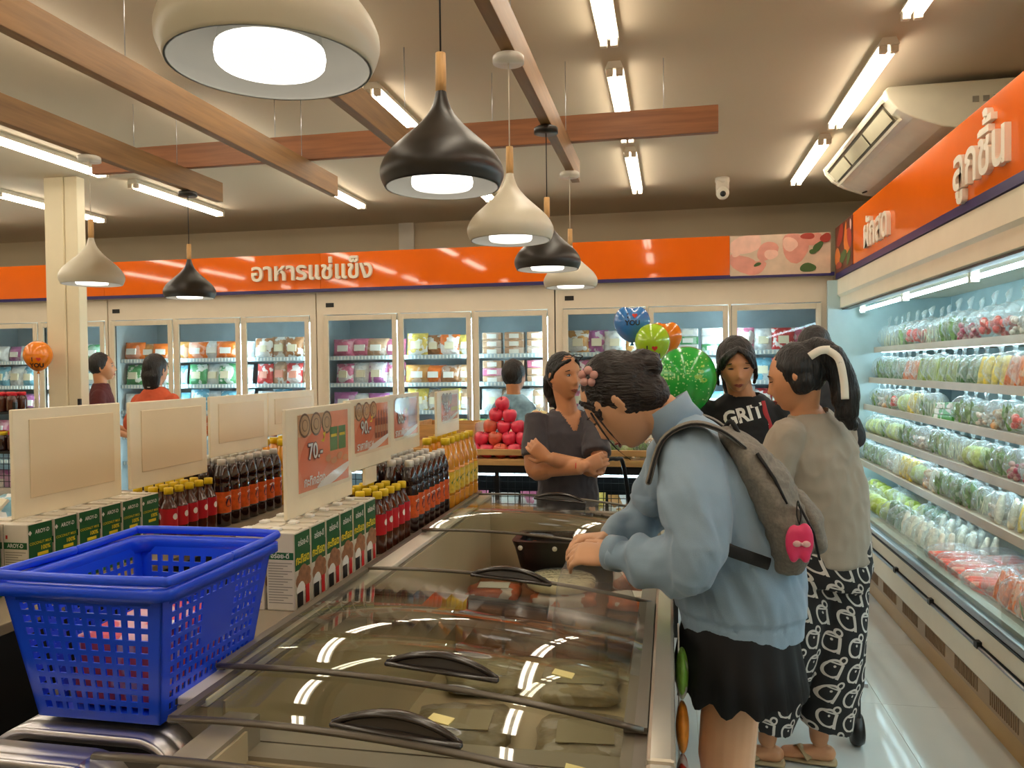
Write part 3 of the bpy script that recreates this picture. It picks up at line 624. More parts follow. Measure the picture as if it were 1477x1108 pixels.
# ================================================================ CHEST FREEZER WITH GLASS LIDS
m_fb = mat('chest_body', (150, 142, 126), .35); m_fi = mat('chest_lining', (196, 182, 152), .4, var=.06, scale=3); m_rail = mat('lid_rail_grey', (112, 104, 92), .35)
cf = thing('chest_freezer', 'long chest freezer with sliding curved glass lids in the aisle', 'chest freezer', (-.44, 2.38, 0))
def Q(x): return x + .44
def chest(root, y0, y1, yc, xl=0):
    a, b = y0 - yc, y1 - yc
    Q = lambda x: (x + xl if x < -.7 else x) + .44
    m = MB(); m.box(Q(-.875), Q(-.815), a, b, .1, .898); m.box(Q(-.045), Q(-.0), a, b, .1, .848); m.box(Q(-.815), Q(-.045), a, a + .05, .1, .848); m.box(Q(-.815), Q(-.045), b - .05, b, .1, .848); m.box(Q(-.815), Q(-.045), a + .05, b - .05, .1, .42)
    m.build('body', m_fb, root)
    m = MB(); m.box(Q(-.815), Q(-.81), a + .05, b - .05, .42, .89); m.box(Q(-.05), Q(-.045), a + .05, b - .05, .42, .84); m.box(Q(-.81), Q(-.05), a + .05, a + .056, .42, .84); m.box(Q(-.81), Q(-.05), b - .056, b - .05, .42, .84); m.box(Q(-.81), Q(-.05), a + .056, b - .056, .42, .43)
    m.build('lining', m_fi, root)
    m = MB(); m.box(Q(-.82), Q(-.03), a, b, -.0 + .02, .1); m.build('plinth', M_dark, root)
    if xl == 0: MB().box(Q(-.90), Q(-.876), a, b, .86, .915).build('outer_trim', m_rail, root, bevel=.004)
    if xl == 0: MB().box(Q(-.875), Q(-.815), a, b, .899, .914).build('side_rail', mat('white_rail', (238, 232, 218), .3), root, bevel=.003)
    MB().box(Q(-.044), Q(.004), a, b, .849, .872).build('side_rail', mat('silver_rail_mat', (205, 196, 180), .25, .6), root, bevel=.008)
    MB().box(Q(-.085), Q(-.045), a, b, .842, .850).build('lid_runner', m_rail, root)
chest(cf, 1.265, 3.56, 2.38)
SLOPE = .062
def arc(x0, x1, z, h, n=18): return [(x0 + (x1 - x0) * i / n, z - SLOPE * i / n + h * (1 - (2 * i / n - 1) ** 2)) for i in range(n + 1)]
def lidz(x, z): t_ = (x + .86) / .81; return z - SLOPE * t_ + .024 * (1 - (2 * t_ - 1) ** 2)
m_lid = film('lid_glass', (.93, .94, .90), 1.75, .015)
def lid(root, y0, y1, yc, z, name, handles, x0=-.86, x1=-.05, rim=True):
    a, b = y0 - yc, y1 - yc; A = arc(Q(x0), Q(x1), z, .024); m = MB()
    vs = []; fs = []
    for dz in (0, .004):
        for y in (a, b):
            vs += [(x, y, zz + dz) for x, zz in A]
    n = len(A)
    for i in range(n - 1): fs += [(2 * n + i, 2 * n + i + 1, 3 * n + i + 1, 3 * n + i), (i, n + i, n + i + 1, i + 1), (i, i + 1, 2 * n + i + 1, 2 * n + i), (n + i, 3 * n + i, 3 * n + i + 1, n + i + 1)]
    m.add(vs, fs, 0, True)
    l = m.build(name, m_lid, root)
    for y in (a, b):
        m = MB(); m.tube([(x, y, zz + .002) for x, zz in A], (.009, .005), 8, side=V((0, 1, 0)))
        m.build('lid_edge', mat('lid_edge_grey', (92, 84, 72), .3, .3), l)
    MB().box(Q(x1 - .035), Q(x1 + .006), a, b, z - SLOPE - .004, z - SLOPE + .007).build('lid_side_frame', m_rail, l)
    if rim: MB().box(Q(x0 - .004), Q(x0 + .012), a, b, z - .006, z + .006).build('lid_side_frame', m_rail, l)
    for hx, hy in handles:
        h = MB(); k = 14; P_ = []; W = .108
        yy = hy - yc; zb = 0; zq = lambda x: lidz(x - .44, z) + .006
        for i in range(k + 1):
            t_ = i / k; xx_ = Q(hx) + (t_ - .5) * 2 * W; P_.append((xx_, yy + .012 * math.sin(PI * t_), zq(xx_) + .024 * math.sin(PI * t_) ** .8))
        h.tube(P_, [(.011 * (.25 + math.sin(PI * i / k)), .006) for i in range(k + 1)], 10, side=V((0, 1, 0)), round_=True)
        vs = []; 
        for i in range(k + 1): vs += [P_[i], (P_[i][0], yy, zq(P_[i][0]) - .004)]
        h.add(vs, [(2 * i, 2 * i + 1, 2 * i + 3, 2 * i + 2) for i in range(k)], 0)
        h.add([(v[0], v[1] + .006, v[2]) for v in vs], [(2 * i, 2 * i + 2, 2 * i + 3, 2 * i + 1) for i in range(k)], 0)
        h.tube([(Q(hx) + q * W, yy - .004, zq(Q(hx) + q * W) - .001) for q in (-1, 0, 1)], [(.006, .005), (.012, .005), (.010, .005)], 8, side=V((0, 1, 0)), round_=True)
        h.build('handle', mat('dark_handle', (48, 42, 38), .22, spec=.7), l)
    return l
yc = 2.38
lA = lid(cf, 1.375, 2.125, yc, .928, 'glass_lid', [(-.432, 1.44), (-.43, 2.10)])
lC = lid(cf, 2.66, 3.45, yc, .928, 'glass_lid', [(-.47, 3.36)])
lB = lid(cf, 1.18, 1.95, yc, .914, 'glass_lid', [(-.44, 1.205)], -.83)
tg = MB(); m_tag = mat('yellow_price_tag', (226, 212, 140), .5)
def tagq(par, x, y, yc_, rz=0.1, z=.966):
    m = MB(); zz = z; c_, s_ = math.cos(rz), math.sin(rz)
    pts = [(x + u * c_ - v * s_, y + u * s_ + v * c_ - yc_, lidz(x + u * c_ - v * s_, zz) + .0055) for u, v in ((-.02, -.014), (.02, -.014), (.02, .014), (-.02, .014))]
    m.add([(Q(p[0]), p[1], p[2] + .001) for p in pts] + [(Q(p[0]), p[1], p[2] - .001) for p in pts], [(0, 1, 2, 3), (7, 6, 5, 4), (0, 4, 5, 1), (1, 5, 6, 2), (2, 6, 7, 3), (3, 7, 4, 0)])
    m.build('price_sticker', m_tag, par)
tagq(lA, -.21, 1.525, yc, -.1, .928); 
# second chest freezer, nearest the camera
cf2 = thing('chest_freezer', 'chest freezer nearest the camera with a glass lid', 'chest freezer', (-.44, .4, 0))
chest(cf2, -.45, 1.26, .4, .105)
lZ = lid(cf2, .30, 1.02, .4, .928, 'glass_lid', [], -.845, -.05, False)
tagq(lB, -.385, 1.275, yc, -.15, .914); tagq(lB, -.145, 1.205, yc, 0, .914)
# contents seen through the lids
def frozen(name, label, x, y, z, sx, sy, sz, col, rz=0, m=None):
    t = thing(name, label, 'frozen pack', (x, y, z), rz, 'packs inside the chest freezer')
    f = lambda v: V((v.x, v.y, v.z)) * (1 + .12 * noise.noise(v * 30 + V((x * 9, y * 9, 0))))
    vs = MB(); vs.ell((0, 0, sz / 2), (sx / 2, sy / 2, sz / 2), 20, 10, fn=lambda v: f(V((max(-.42 * sx, min(.42 * sx, v.x * 1.2)), max(-.42 * sy, min(.42 * sy, v.y * 1.2)), v.z))))
    vs.build('pouch', m or m_fp, t, color=col)
    l = MB(); l.box(-sx * .25, sx * .25, -sy * .2, sy * .2, sz * .99, sz * 1.04); l.build('printed_label', M_wht if m is not m_fp2 else mat('dull_label', (168, 160, 130), .5), t)
    return t
k = 0
DULL, ORG = m_fp2, m_fp
FR = [(-.62, 2.60, .431, .30, .34, .05, (150, 140, 108), 'large olive-grey pouch in the freezer by the left wall', DULL), (-.30, 2.58, .431, .30, .34, .05, (160, 148, 116), 'large greyish pouch in the middle of the freezer floor', DULL),
      (-.60, 2.20, .431, .34, .32, .05, (140, 132, 104), 'dull green pouch under the middle lid, left side', DULL), (-.24, 2.18, .431, .32, .34, .05, (152, 142, 114), 'dull beige pouch under the middle lid, right side', DULL),
      (-.60, 1.78, .431, .34, .34, .05, (132, 124, 98), 'dull pouch nearest the front of the long freezer, left side', DULL), (-.23, 1.76, .431, .32, .34, .05, (146, 136, 110), 'dull pouch nearest the front of the long freezer, right side', DULL),
      (-.68, 2.99, .602, .24, .20, .05, (196, 98, 60), 'rust-orange pouch on the cartons by the left freezer wall', ORG), (-.40, 2.95, .602, .28, .18, .05, (214, 112, 66), 'orange pouch on the cartons below the flatbread', ORG),
      (-.15, 2.95, .602, .20, .20, .05, (222, 112, 66), 'orange pouch on the cartons by the right freezer wall', ORG), (-.15, 3.18, .602, .19, .24, .10, (222, 172, 156), 'pink shrimp pouch beside the clear bag', ORG)]
for x, y, z, sx, sy, sz, c, lb, mm in FR: frozen('frozen_pouch', lb, x, y, z, sx, sy, sz, c, 0.08, mm)
st = thing('stacked_cartons', 'brown frozen food cartons stacked in the far half of the long freezer', 'cartons', (-.43, 3.15, .431))
for (x0, x1, y0, y1, h) in ((-.37, -.19, -.30, .33, .17), (-.18, .0, -.30, .33, .17), (.01, .19, -.30, .33, .17), (.20, .37, -.30, .33, .17)): MB().box(x0, x1, y0, y1, 0, h).build('carton', mat('brown_carton', (168, 106, 70), .6), st, bevel=.004)
rt = thing('flatbread_pack', 'round white pack of flatbread in the open part of the freezer', 'flatbread', (-.42, 3.02, .655))
MB().lathe([(.001, .0), (.13, .0), (.135, .012), (.13, .03), (.08, .035), (.001, .036)], n=40).build('flatbread', mat('flatbread', (238, 222, 175), .5, var=.08, scale=30), rt)
MB().lathe([(.14, -.0), (.142, .02), (.12, .038), (.001, .04)], n=40).build('wrapper', m_bag, rt)
ct = thing('black_crate', 'black plastic crate with white rivets holding orange snacks in the freezer', 'crate', (-.40, 3.24, .735))
m = MB(); R = []
for (ol, z) in ((rrect(.40, .16, .03), -.10), (rrect(.46, .22, .04), .03), (rrect(.48, .24, .04), .06), (rrect(.42, .18, .03), .06), (rrect(.42, .18, .03), .03), (rrect(.36, .12, .03), -.09)): R.append([(x, y, z) for x, y in ol])
m.rings(R, 0, False, cap=True); m.build('crate_body', mat('crate_black', (22, 22, 24), .3), ct)
for x in (-.2, -.06, .1, .2): MB().lathe([(.010, 0), (.010, .004), (.001, .006)], n=14, M=Matrix.Translation((x, -.113, .035)) @ Matrix.Rotation(PI / 2, 4, 'X')).build('rivet', M_wht, ct)
b = MB(); r_ = random.Random(5)
for i in range(40): b.ell((r_.uniform(-.17, .17), r_.uniform(-.05, .05), r_.uniform(-.06, .035)), (.022, .02, .012), 8, 6)
sn = b.build('orange_snacks', vmat('snack', .5, .3, 40), None, (-.40, 3.24, .735), color=(226, 120, 50)); tag(sn, 'orange fried snacks heaped in the black freezer crate', 'snacks', kind='stuff')

# aluminium-framed rounded end pieces beside the freezer
def arch(x0, x1, zt, y0, y1, r, fillm, label):
    w_ = x1 - x0; h = .42; t = thing('rounded_end_panel', label, 'end panel', ((x0 + x1) / 2, (y0 + y1) / 2, zt - h))
    def outline(ins, n=10):
        P_ = [(-w_ / 2 + ins, 0)]
        for cx, s0 in ((-w_ / 2 + r, 180), (w_ / 2 - r, 90)):
            for i in range(n + 1): a = math.radians(s0 - 90 * i / n); P_.append((cx + (r - ins) * math.cos(a), h - r + (r - ins) * math.sin(a)))
        P_.append((w_ / 2 - ins, 0)); return P_
    o1, o2 = outline(0), outline(.022); dd = (y1 - y0) / 2; m = MB()
    k = len(o1); prof = [(0, -dd), (0, -dd + .006), (0.002, -dd + .008), (0, -dd + .01), (0, -.2 * dd), (.002, -.2 * dd + .003), (0, -.2 * dd + .006), (0, dd)]
    vs = []; fs = []
    for ins, y in [(.022, -dd + .012)] + [(.0, -dd)] + prof[1:] + [(.022, dd)]:
        oo = [(a[0] + (b[0] - a[0]) * ins / .022, a[1] + (b[1] - a[1]) * ins / .022) for a, b in zip(o1, o2)]
        vs += [(x, y, z) for x, z in oo]
    q = len(prof) + 2
    for j in range(q - 1):
        for i in range(k - 1): fs.append((j * k + i, (j + 1) * k + i, (j + 1) * k + i + 1, j * k + i + 1))
    m.add(vs, fs, 0, True); m.build('metal_band', M_chrome2, t)
    m = MB(); m.prism(o2[::-1], lambda u, v, d: (u, d, v), -dd + .012, dd - .003); m.build('infill', fillm, t)
M_chrome2 = mat('satin_aluminium', (222, 220, 226), .34, 1, var=.1, scale=3, stretch=(1, 40, 1))
arch(-1.19, -.905, .885, 1.17, 1.27, .06, M_black, 'aluminium-edged black rounded panel right under the blue basket') if False else None
arch(-1.20, -.83, .872, 1.185, 1.28, .075, M_black, 'aluminium-edged black rounded panel right under the blue basket')
arch(-1.32, -.872, .870, 1.085, 1.15, .075, mat('grey_infill', (176, 166, 146), .25, .3), 'aluminium-edged beige rounded panel in the bottom left corner')

# ================================================================ PRODUCT SHELVES BEHIND THE FREEZER
m_st = mat('shelf_top_beige', (150, 138, 118), .25, var=.03)
def rack(x0, x1, y0, y1, label):
    t = thing('display_shelf', label, 'shelf', ((x0 + x1) / 2, (y0 + y1) / 2, 0)); a, b = (x1 - x0) / 2, (y1 - y0) / 2
    MB().box(-a, a, -b, b, .872, .90).build('shelf_top', m_st, t, bevel=.003)
    MB().box(-a + .02, a - .02, -b + .03, b - .02, .0, .872).build('base_panel', M_dark, t)
rack(-1.16, -.903, 1.29, 3.74, 'dark narrow shelf carrying cartons and bottles beside the chest freezer')
rack(-1.93, -1.57, .3, 3.74, 'dark shelf carrying the second row of cartons and bottles')
# ---- cartons
m_cw = mat('carton_white', (222, 214, 196), .45); m_cgn = mat('carton_green', (22, 92, 48), .4, var=.08); m_coco = mat('coconut_brown', (156, 108, 74), .5, var=.3, scale=60)
m_cyl = mat('carton_yellow', (238, 214, 50), .4); m_bg = mat('text_grey', (150, 146, 132), .5)
def make_carton(kind):
    t = thing('milk_carton', 'x', 'carton'); W, D, H = .076, .090, .195
    b = MB(); b.box(-W / 2, W / 2, -D / 2 + .0015, D / 2 - .0015, 0, H); b.build('box', m_cw, t, bevel=.003)
    b = MB(); b.prism([(-.036, 0), (.036, 0), (.036, .003), (-.036, .003)], lambda u, v, d: (u, d, H + v), -.012, -.010); b.box(-.034, .034, -.014, .012, H, H + .004); b.build('folded_seam', m_cw, t)
    if kind == 'front': MB().box(-.03, -.008, -.035, -.012, H, H + .008).build('tear_tab', M_wht, t, bevel=.002)
    F = lambda d: (lambda x, y, z: (W / 2 + d + z, x, y))
    p = MB(); e = .0006; y0, y1 = -D / 2 + .004, D / 2 - .004
    def fq(a, b_, c, d_, dd, mi): f = F(dd); p.quad(f(a, c, 0), f(b_, c, 0), f(b_, d_, 0), f(a, d_, 0), mi)
    mats_ = [m_cgn, m_cyl, M_wht, m_coco, M_ink, M_red, m_cw, m_bg]
    if kind == 'front':
        fq(y0, y1, .098, .190, e, 0); fq(y0, y1, .0, .098, e, 6)
        for cx, cz, r_, s_ in ((.0, .088, .024, 1), (-.018, .07, .022, 2), (.022, .082, .02, 3), (.006, .062, .022, 4), (.03, .062, .014, 6)): blob2(p, cx, cz, r_, r_ * .85, 0, 2 * e + s_ * .0001, 3, lambda x, y, d: F(d)(x, y, 0), 14, .06, s_)
        blob2(p, -.014, .05, .024, .016, .3, 3 * e + .0004, 2, lambda x, y, d: F(d)(x, y, 0), 14, .1, 5)
        fq(-.034, -.004, .006, .042, 4 * e + .0004, 4); fq(.012, .032, .006, .052, 4 * e, 5)
        add_text(p, 'อร่อย-ดี', .024, lambda x, y, z: F(2 * e)(x + .004, y + .164, 0), 2, fit=.056, bold=.02)
        add_text(p, 'กะทิสด', .030, lambda x, y, z: F(2 * e)(x + .0, y + .122, 0), 1, fit=.074, bold=.03)
    else:
        fq(y0, y1, .0, .192, e, 0); fq(-.012, .026, .104, .113, 2 * e, 1)
        blob2(p, -.012, .045, .032, .028, 0, 2 * e, 3, lambda x, y, d: F(d)(x, y, 0), 14, .05, 3); blob2(p, .02, .03, .02, .02, 0, 2 * e + .0002, 2, lambda x, y, d: F(d)(x, y, 0), 14, .05, 4)
        add_text(p, 'AROY-D', .017, lambda x, y, z: F(2 * e)(x + .006, y + .170, 0), 2, fit=.05, bold=.02)
        add_text(p, 'COCONUT MILK', .0105, lambda x, y, z: F(2 * e)(x + .0, y + .140, 0), 1, fit=.076, bold=.01)
        add_text(p, '100%', .016, lambda x, y, z: F(2 * e)(x + .016, y + .124, 0), 1, bold=.03)
        p.add([F(2 * e)(-.036 + u, .170 + v, 0) for u, v in ((0, -.007), (.006, 0), (0, .007), (-.006, 0))], [(0, 1, 2, 3)], 2)
    # side panel facing the camera: green strip, name and rows of small print
    G = lambda x, y, d: (x, -D / 2 + .0015 - d, y)
    def gq(a, b_, c, d_, dd, mi): p.quad(G(a, c, dd), G(b_, c, dd), G(b_, d_, dd), G(a, d_, dd), mi)
    gq(-.036, .036, .128, .146, e, 0); add_text(p, 'อร่อย-ดี' if kind == 'front' else 'AROY-D', .016, lambda x, y, z: G(x, y + .137, 2 * e), 2, fit=.05, bold=.02)
    for i in range(16):
        z = .118 - i * .0066
        if z > .012: gq(-.032, .032 - .012 * ((i * 7) % 3), z, z + .0022, e, 7)
    gq(-.03, -.024, .155, .165, e, 5 if kind == 'back' else 4)
    p.build('printed_front', mats_, t)
    return t
cA = make_carton('front'); cB = make_carton('back')
for col_i, x in enumerate((-.955, -1.038)):
    for i in range(6):
        o = cA if (col_i == 0 and i == 0) else dup(cA)
        o.location = (x, 1.85 + i * .093, .90); o['group'] = 'green coconut milk cartons beside the freezer'
        o['label'] = 'green and white carton, %s from the near end, %s' % (od(i), 'in the file beside the freezer' if col_i == 0 else 'in the file behind the freezer-side one')
for col_i, x in enumerate((-1.722, -1.80)):
    for i in range(7 if col_i else 6):
        o = cB if (col_i == 0 and i == 0) else dup(cB)
        o.location = (x, 1.85 + i * .093 - (.093 if col_i else 0), .90); o['group'] = 'green coconut milk cartons behind the basket'
        o['label'] = 'green yellow-print carton behind the basket, %s from near end, %s file' % (od(i), 'right' if col_i == 0 else 'left')
# ---- bottles
m_soy = mat('dark_sauce', (40, 16, 10), .12, spec=.6, coat=.5); m_oil = mat('golden_oil', (226, 150, 30), .1, spec=.6, coat=.6); m_brn = mat('brown_sauce', (72, 32, 18), .12, coat=.5)
m_yc = mat('yellow_cap', (236, 200, 30), .35); m_wc = mat('white_cap', (226, 222, 212), .35)
def bottle(kind):
    t = thing('bottle', 'x', 'bottle')
    if kind == 'small':
        r, H = .0285, .175; pr = [(.024, 0), (r, .006), (r, .105), (.026, .12), (.016, .14), (.012, .155), (.012, .165)]; liq, cap, lab, band, lz = m_brn, m_yc, mat('label_crimson', (190, 26, 38), .35), M_wht, (.055, .115)
        cp = (.0155, .158, .178)
    elif kind == 'dark':
        r, H = .033, .26; pr = [(.028, 0), (r, .008), (r, .05), (r * .95, .055), (r, .06), (r, .15), (.030, .17), (.0325, .19), (.022, .225), (.0135, .24)]; liq, cap, lab, band, lz = m_soy, m_wc, mat('label_orange', (222, 96, 34), .35, var=.2, scale=60), M_wht, (.055, .135)
        cp = (.0165, .235, .258)
    else:
        r, H = .040, .30; pr = [(.034, 0), (r, .01), (r, .05), (r * .94, .056), (r, .062), (r, .15), (r * .93, .16), (r * .98, .18), (.034, .21), (.02, .25), (.014, .265)]; liq, cap, lab, band, lz = m_oil, m_yc, mat('label_yellow', (236, 196, 60), .35, var=.25, scale=50), M_wht, (.065, .15)
        cp = (.020, .262, .29)
    MB().lathe(catmull(pr, 3), n=18).build('bottle_body', liq, t)
    l = MB(); l.lathe([(r + .0006, lz[0]), (r + .0006, lz[1])], n=18, cap=False)
    for s_ in (0, 1, 2):
        a0 = s_ * 2 * PI / 3 - .0
        fn_ = lambda x, y, z: ((r + .0012) * math.cos(a0 + x / r), (r + .0012) * math.sin(a0 + x / r), y + (lz[0] + lz[1]) / 2)
        if kind == 'small': l.add([fn_(.010 * math.cos(q), .010 * math.sin(q) + .005, 0) for q in [i * PI / 5 for i in range(10)]], [tuple(range(10))], 1)
        elif kind == 'dark': blob2(l, 0, 0, .013, .022, 0, 0, 2, lambda x, y, d: fn_(x, y, 0), 12, .15, 3); blob2(l, 0, .02, .015, .006, 0, 0, 1, lambda x, y, d: ((r + .0016) * math.cos(a0 + x / r), (r + .0016) * math.sin(a0 + x / r), y + .095), 12, .1, 3)
        else: blob2(l, 0, .005, .022, .012, .2, 0, 3, lambda x, y, d: fn_(x, y, 0), 12, .2, 3)
    l.build('label', [lab, M_wht, mat('label_purple', (80, 20, 40), .4), mat('label_green', (60, 120, 50), .4)], t)
    MB().lathe([(cp[0], cp[1]), (cp[0], cp[2] - .002), (cp[0] - .002, cp[2])], n=16).build('cap', cap, t)
    return t
bS, bD, bO = bottle('small'), bottle('dark'), bottle('oil'); bu = set()
def bottles(root, xs, ys, label, group, sc=1):
    for ci, x in enumerate(xs):
        for i, y in enumerate(ys):
            if root.name in bu: o = dup(root)
            else: o = root; bu.add(root.name)
            o.location = (x, y, .90); o.scale = (1, 1, sc); o.rotation_euler = (0, 0, rnd.uniform(-.25, .25)); o['group'] = group
            o['label'] = label % (od(i), ['front', 'middle', 'back'][ci])
rng = lambda a, d, n: [a + d * i for i in range(n)]
bottles(bS, (-.94, -1.0, -1.06), rng(2.435, .060, 5), 'small yellow-capped red-label bottle by the freezer, %s from near end, %s file', 'small red-label bottles by the freezer', 1.12)
bottles(bD, (-.942, -1.01, -1.078), rng(2.765, .068, 7), 'white-capped dark bottle with orange label by the freezer, %s along, %s file', 'dark orange-label bottles by the freezer', 1.02)
bottles(bO, (-.95, -1.032), rng(3.27, .082, 6), 'tall golden oil bottle with yellow cap by the freezer, %s along, %s file', 'golden oil bottles by the freezer', 1.03)
bottles(bS, (-1.70, -1.76, -1.82), rng(2.435, .060, 5), 'small yellow-capped red-label bottle behind the cartons, %s along, %s file', 'small red-label bottles on the rear shelf', 1.12)
bottles(bD, (-1.70, -1.768, -1.836), rng(2.765, .068, 7), 'dark bottle with orange label on the rear shelf, %s along, %s file', 'dark orange-label bottles on the rear shelf', 1.0)
bottles(bO, (-1.71, -1.792), rng(3.27, .082, 6), 'golden oil bottle on the rear shelf, %s along, %s file', 'golden oil bottles on the rear shelf', 1.0)

# ---------------------------------------------------------------- price boards
m_bd = mat('board_white', (242, 230, 200), .35); m_in2 = mat('board_panel', (234, 214, 176), .3, var=.02); m_cor = mat('poster_coral', (240, 158, 124), .25, var=.1, scale=12); m_cor2 = mat('poster_red', (236, 136, 100), .25)
m_pt = mat('poster_tan', (214, 168, 122), .3); m_seal = mat('seal_brown', (120, 92, 62), .4); m_sea2 = mat('seal_fill', (196, 160, 118), .4)
def board(x, y0, y1, z0, z1, printed, price, prod, label, stem, word='ราคาพิเศษ'):
    t = thing('price_board', label, 'price board', (x, (y0 + y1) / 2, z0), 0, 'price boards on the shelves'); W = y1 - y0; H = z1 - z0
    F = lambda u, v, d: (.006 + d, u - W / 2, v)
    MB().box(-.006, .006, -W / 2, W / 2, 0, H).build('board', m_bd, t, bevel=.003)
    if stem: MB().box(-.005, .005, -W * .12, W * .14, -stem, 0).build('stem', m_bd, t)
    if not printed:
        b = MB(); b.box(.006, .009, -W / 2 + .055, W / 2 - .035, .05, H - .03); b.build('blank_panel', m_in2, t, bevel=.002)
        if printed is None: b = MB(); add_text(b, 'ราคา', .03, lambda a, c, d: F(a + .10, c + .075, .001), bold=.03); b.build('small_red_print', M_red, t)
        return t
    p = MB(); a, b_, c, d_ = .065, W - .03, .06, H - .02
    def fq(u0, u1, v0, v1, dd, mi): p.quad(F(u0, v0, dd), F(u1, v0, dd), F(u1, v1, dd), F(u0, v1, dd), mi)
    fq(a, b_, c, d_, .0005, 0)
    w_ = b_ - a; h = d_ - c
    fq(a, a + w_ * .62, d_ - h * .28, d_, .0008, 1)
    blob2(p, a + w_ * .32, c + h * .45, w_ * .30, h * .34, .3, .0012, 2, lambda u, v, d: F(u, v, d), 20, .05, 1)
    for i in range(3):
        u = a + w_ * (.12 + .21 * i); v = d_ - h * .14; 
        for q, (rr, mi) in enumerate(((.1, 3), (.082, 4), (.05, 3), (.042, 4))): p.add([F(u + w_ * rr * math.cos(s_ * PI / 8), v + w_ * rr * math.sin(s_ * PI / 8), .0016 + q * .0003) for s_ in range(16)], [tuple(range(16))], mi)
    if prod == 'carton':
        for i in range(2): fq(a + w_ * (.60 + .18 * i), a + w_ * (.76 + .18 * i), c + h * .45, c + h * .78, .0016, 5); fq(a + w_ * (.62 + .18 * i), a + w_ * (.74 + .18 * i), c + h * .64, c + h * .68, .002, 8)
        for i in range(4): blob2(p, a + w_ * (.56 + .12 * i), c + h * (.36 - .05 * (i % 2)), w_ * .06, h * .05, 0, .002 + i * .0001, 7, lambda u, v, d: F(u, v, d), 12, .1, i)
    else:
        for i in range(5):
            u = a + w_ * (.58 + .085 * i); fq(u, u + w_ * .065, c + h * .22, c + h * .66, .0016, {'sauce': 6, 'dark': 6, 'oil': 9}[prod]); fq(u + w_ * .02, u + w_ * .045, c + h * .66, c + h * .84, .0016, {'sauce': 6, 'dark': 6, 'oil': 9}[prod]); fq(u, u + w_ * .065, c + h * .34, c + h * .5, .002, 7 if prod != 'oil' else 8)
    blob2(p, a + w_ * .68, c + h * .10, w_ * .34, h * .08, .2, .0024, 10, lambda u, v, d: F(min(u, b_), max(v, c), d), 20, .1, 7)
    add_text(p, price, .062, lambda x_, y_, z_: F(x_ + a + w_ * .30, y_ + c + h * .50, .0036), 11, bold=.06); add_text(p, price, .062, lambda x_, y_, z_: F(x_ + a + w_ * .30, y_ + c + h * .50, .0041), 10, bold=.015)
    add_text(p, word, .036, lambda x_, y_, z_: F(x_ + a + w_ * .28, y_ + c + h * .12, .0041), 10, fit=w_ * .52, bold=.03)
    p.add([F(a + w_ * u, c + h * v, .0044) for u, v in ((.40, .62), (.47, .66), (.44, .72), (.50, .74), (.46, .60))], [(0, 1, 2, 3, 4)], 8)
    p.build('printed_poster', [m_cor, m_pt, m_cor2, m_seal, m_sea2, mat('poster_green', (96, 140, 84), .3), mat('poster_brown', (150, 80, 50), .3), mat('poster_tan2', (206, 150, 110), .3), m_cyl, mat('poster_gold', (226, 140, 60), .3), M_wht, mat('price_outline', (96, 50, 50), .4)], t)
    g = MB().box(.0115, .0125, -W / 2 + .06, W / 2 - .02, .05, H - .015); g.build('clear_cover', film('cover_film', (1, 1, 1), 1.45, .08), t)
    return t
board(-1.0, 1.925, 2.36, 1.101, 1.395, True, '70.-', 'carton', 'red price board reading 70 standing on the cartons by the freezer', 0, 'กะทิกล่อง')
board(-1.03, 2.39, 2.80, 1.16, 1.398, True, '90.-', 'sauce', 'red price board reading 90 behind the small yellow-capped bottles', .058)
board(-1.044, 2.81, 3.19, 1.172, 1.40, True, '86.-', 'dark', 'red price board reading 86 above the white-capped dark bottles', .0)
board(-.991, 3.27, 3.63, 1.205, 1.398, True, '98.-', 'oil', 'small red price board above the golden oil bottles', .0)
board(-1.76, 1.84, 2.27, 1.10, 1.40, None, '', '', 'largest blank white board on the rear cartons, nearest the camera', 0)
board(-1.73, 2.275, 2.71, 1.115, 1.40, False, '', '', 'blank white board above rear small yellow-capped bottles', 0)
board(-1.734, 2.74, 3.18, 1.165, 1.40, False, '', '', 'blank white board above the rear dark bottles', 0)
board(-1.751, 3.22, 3.68, 1.205, 1.40, False, '', '', 'blank white board farthest along the rear shelf', 0)

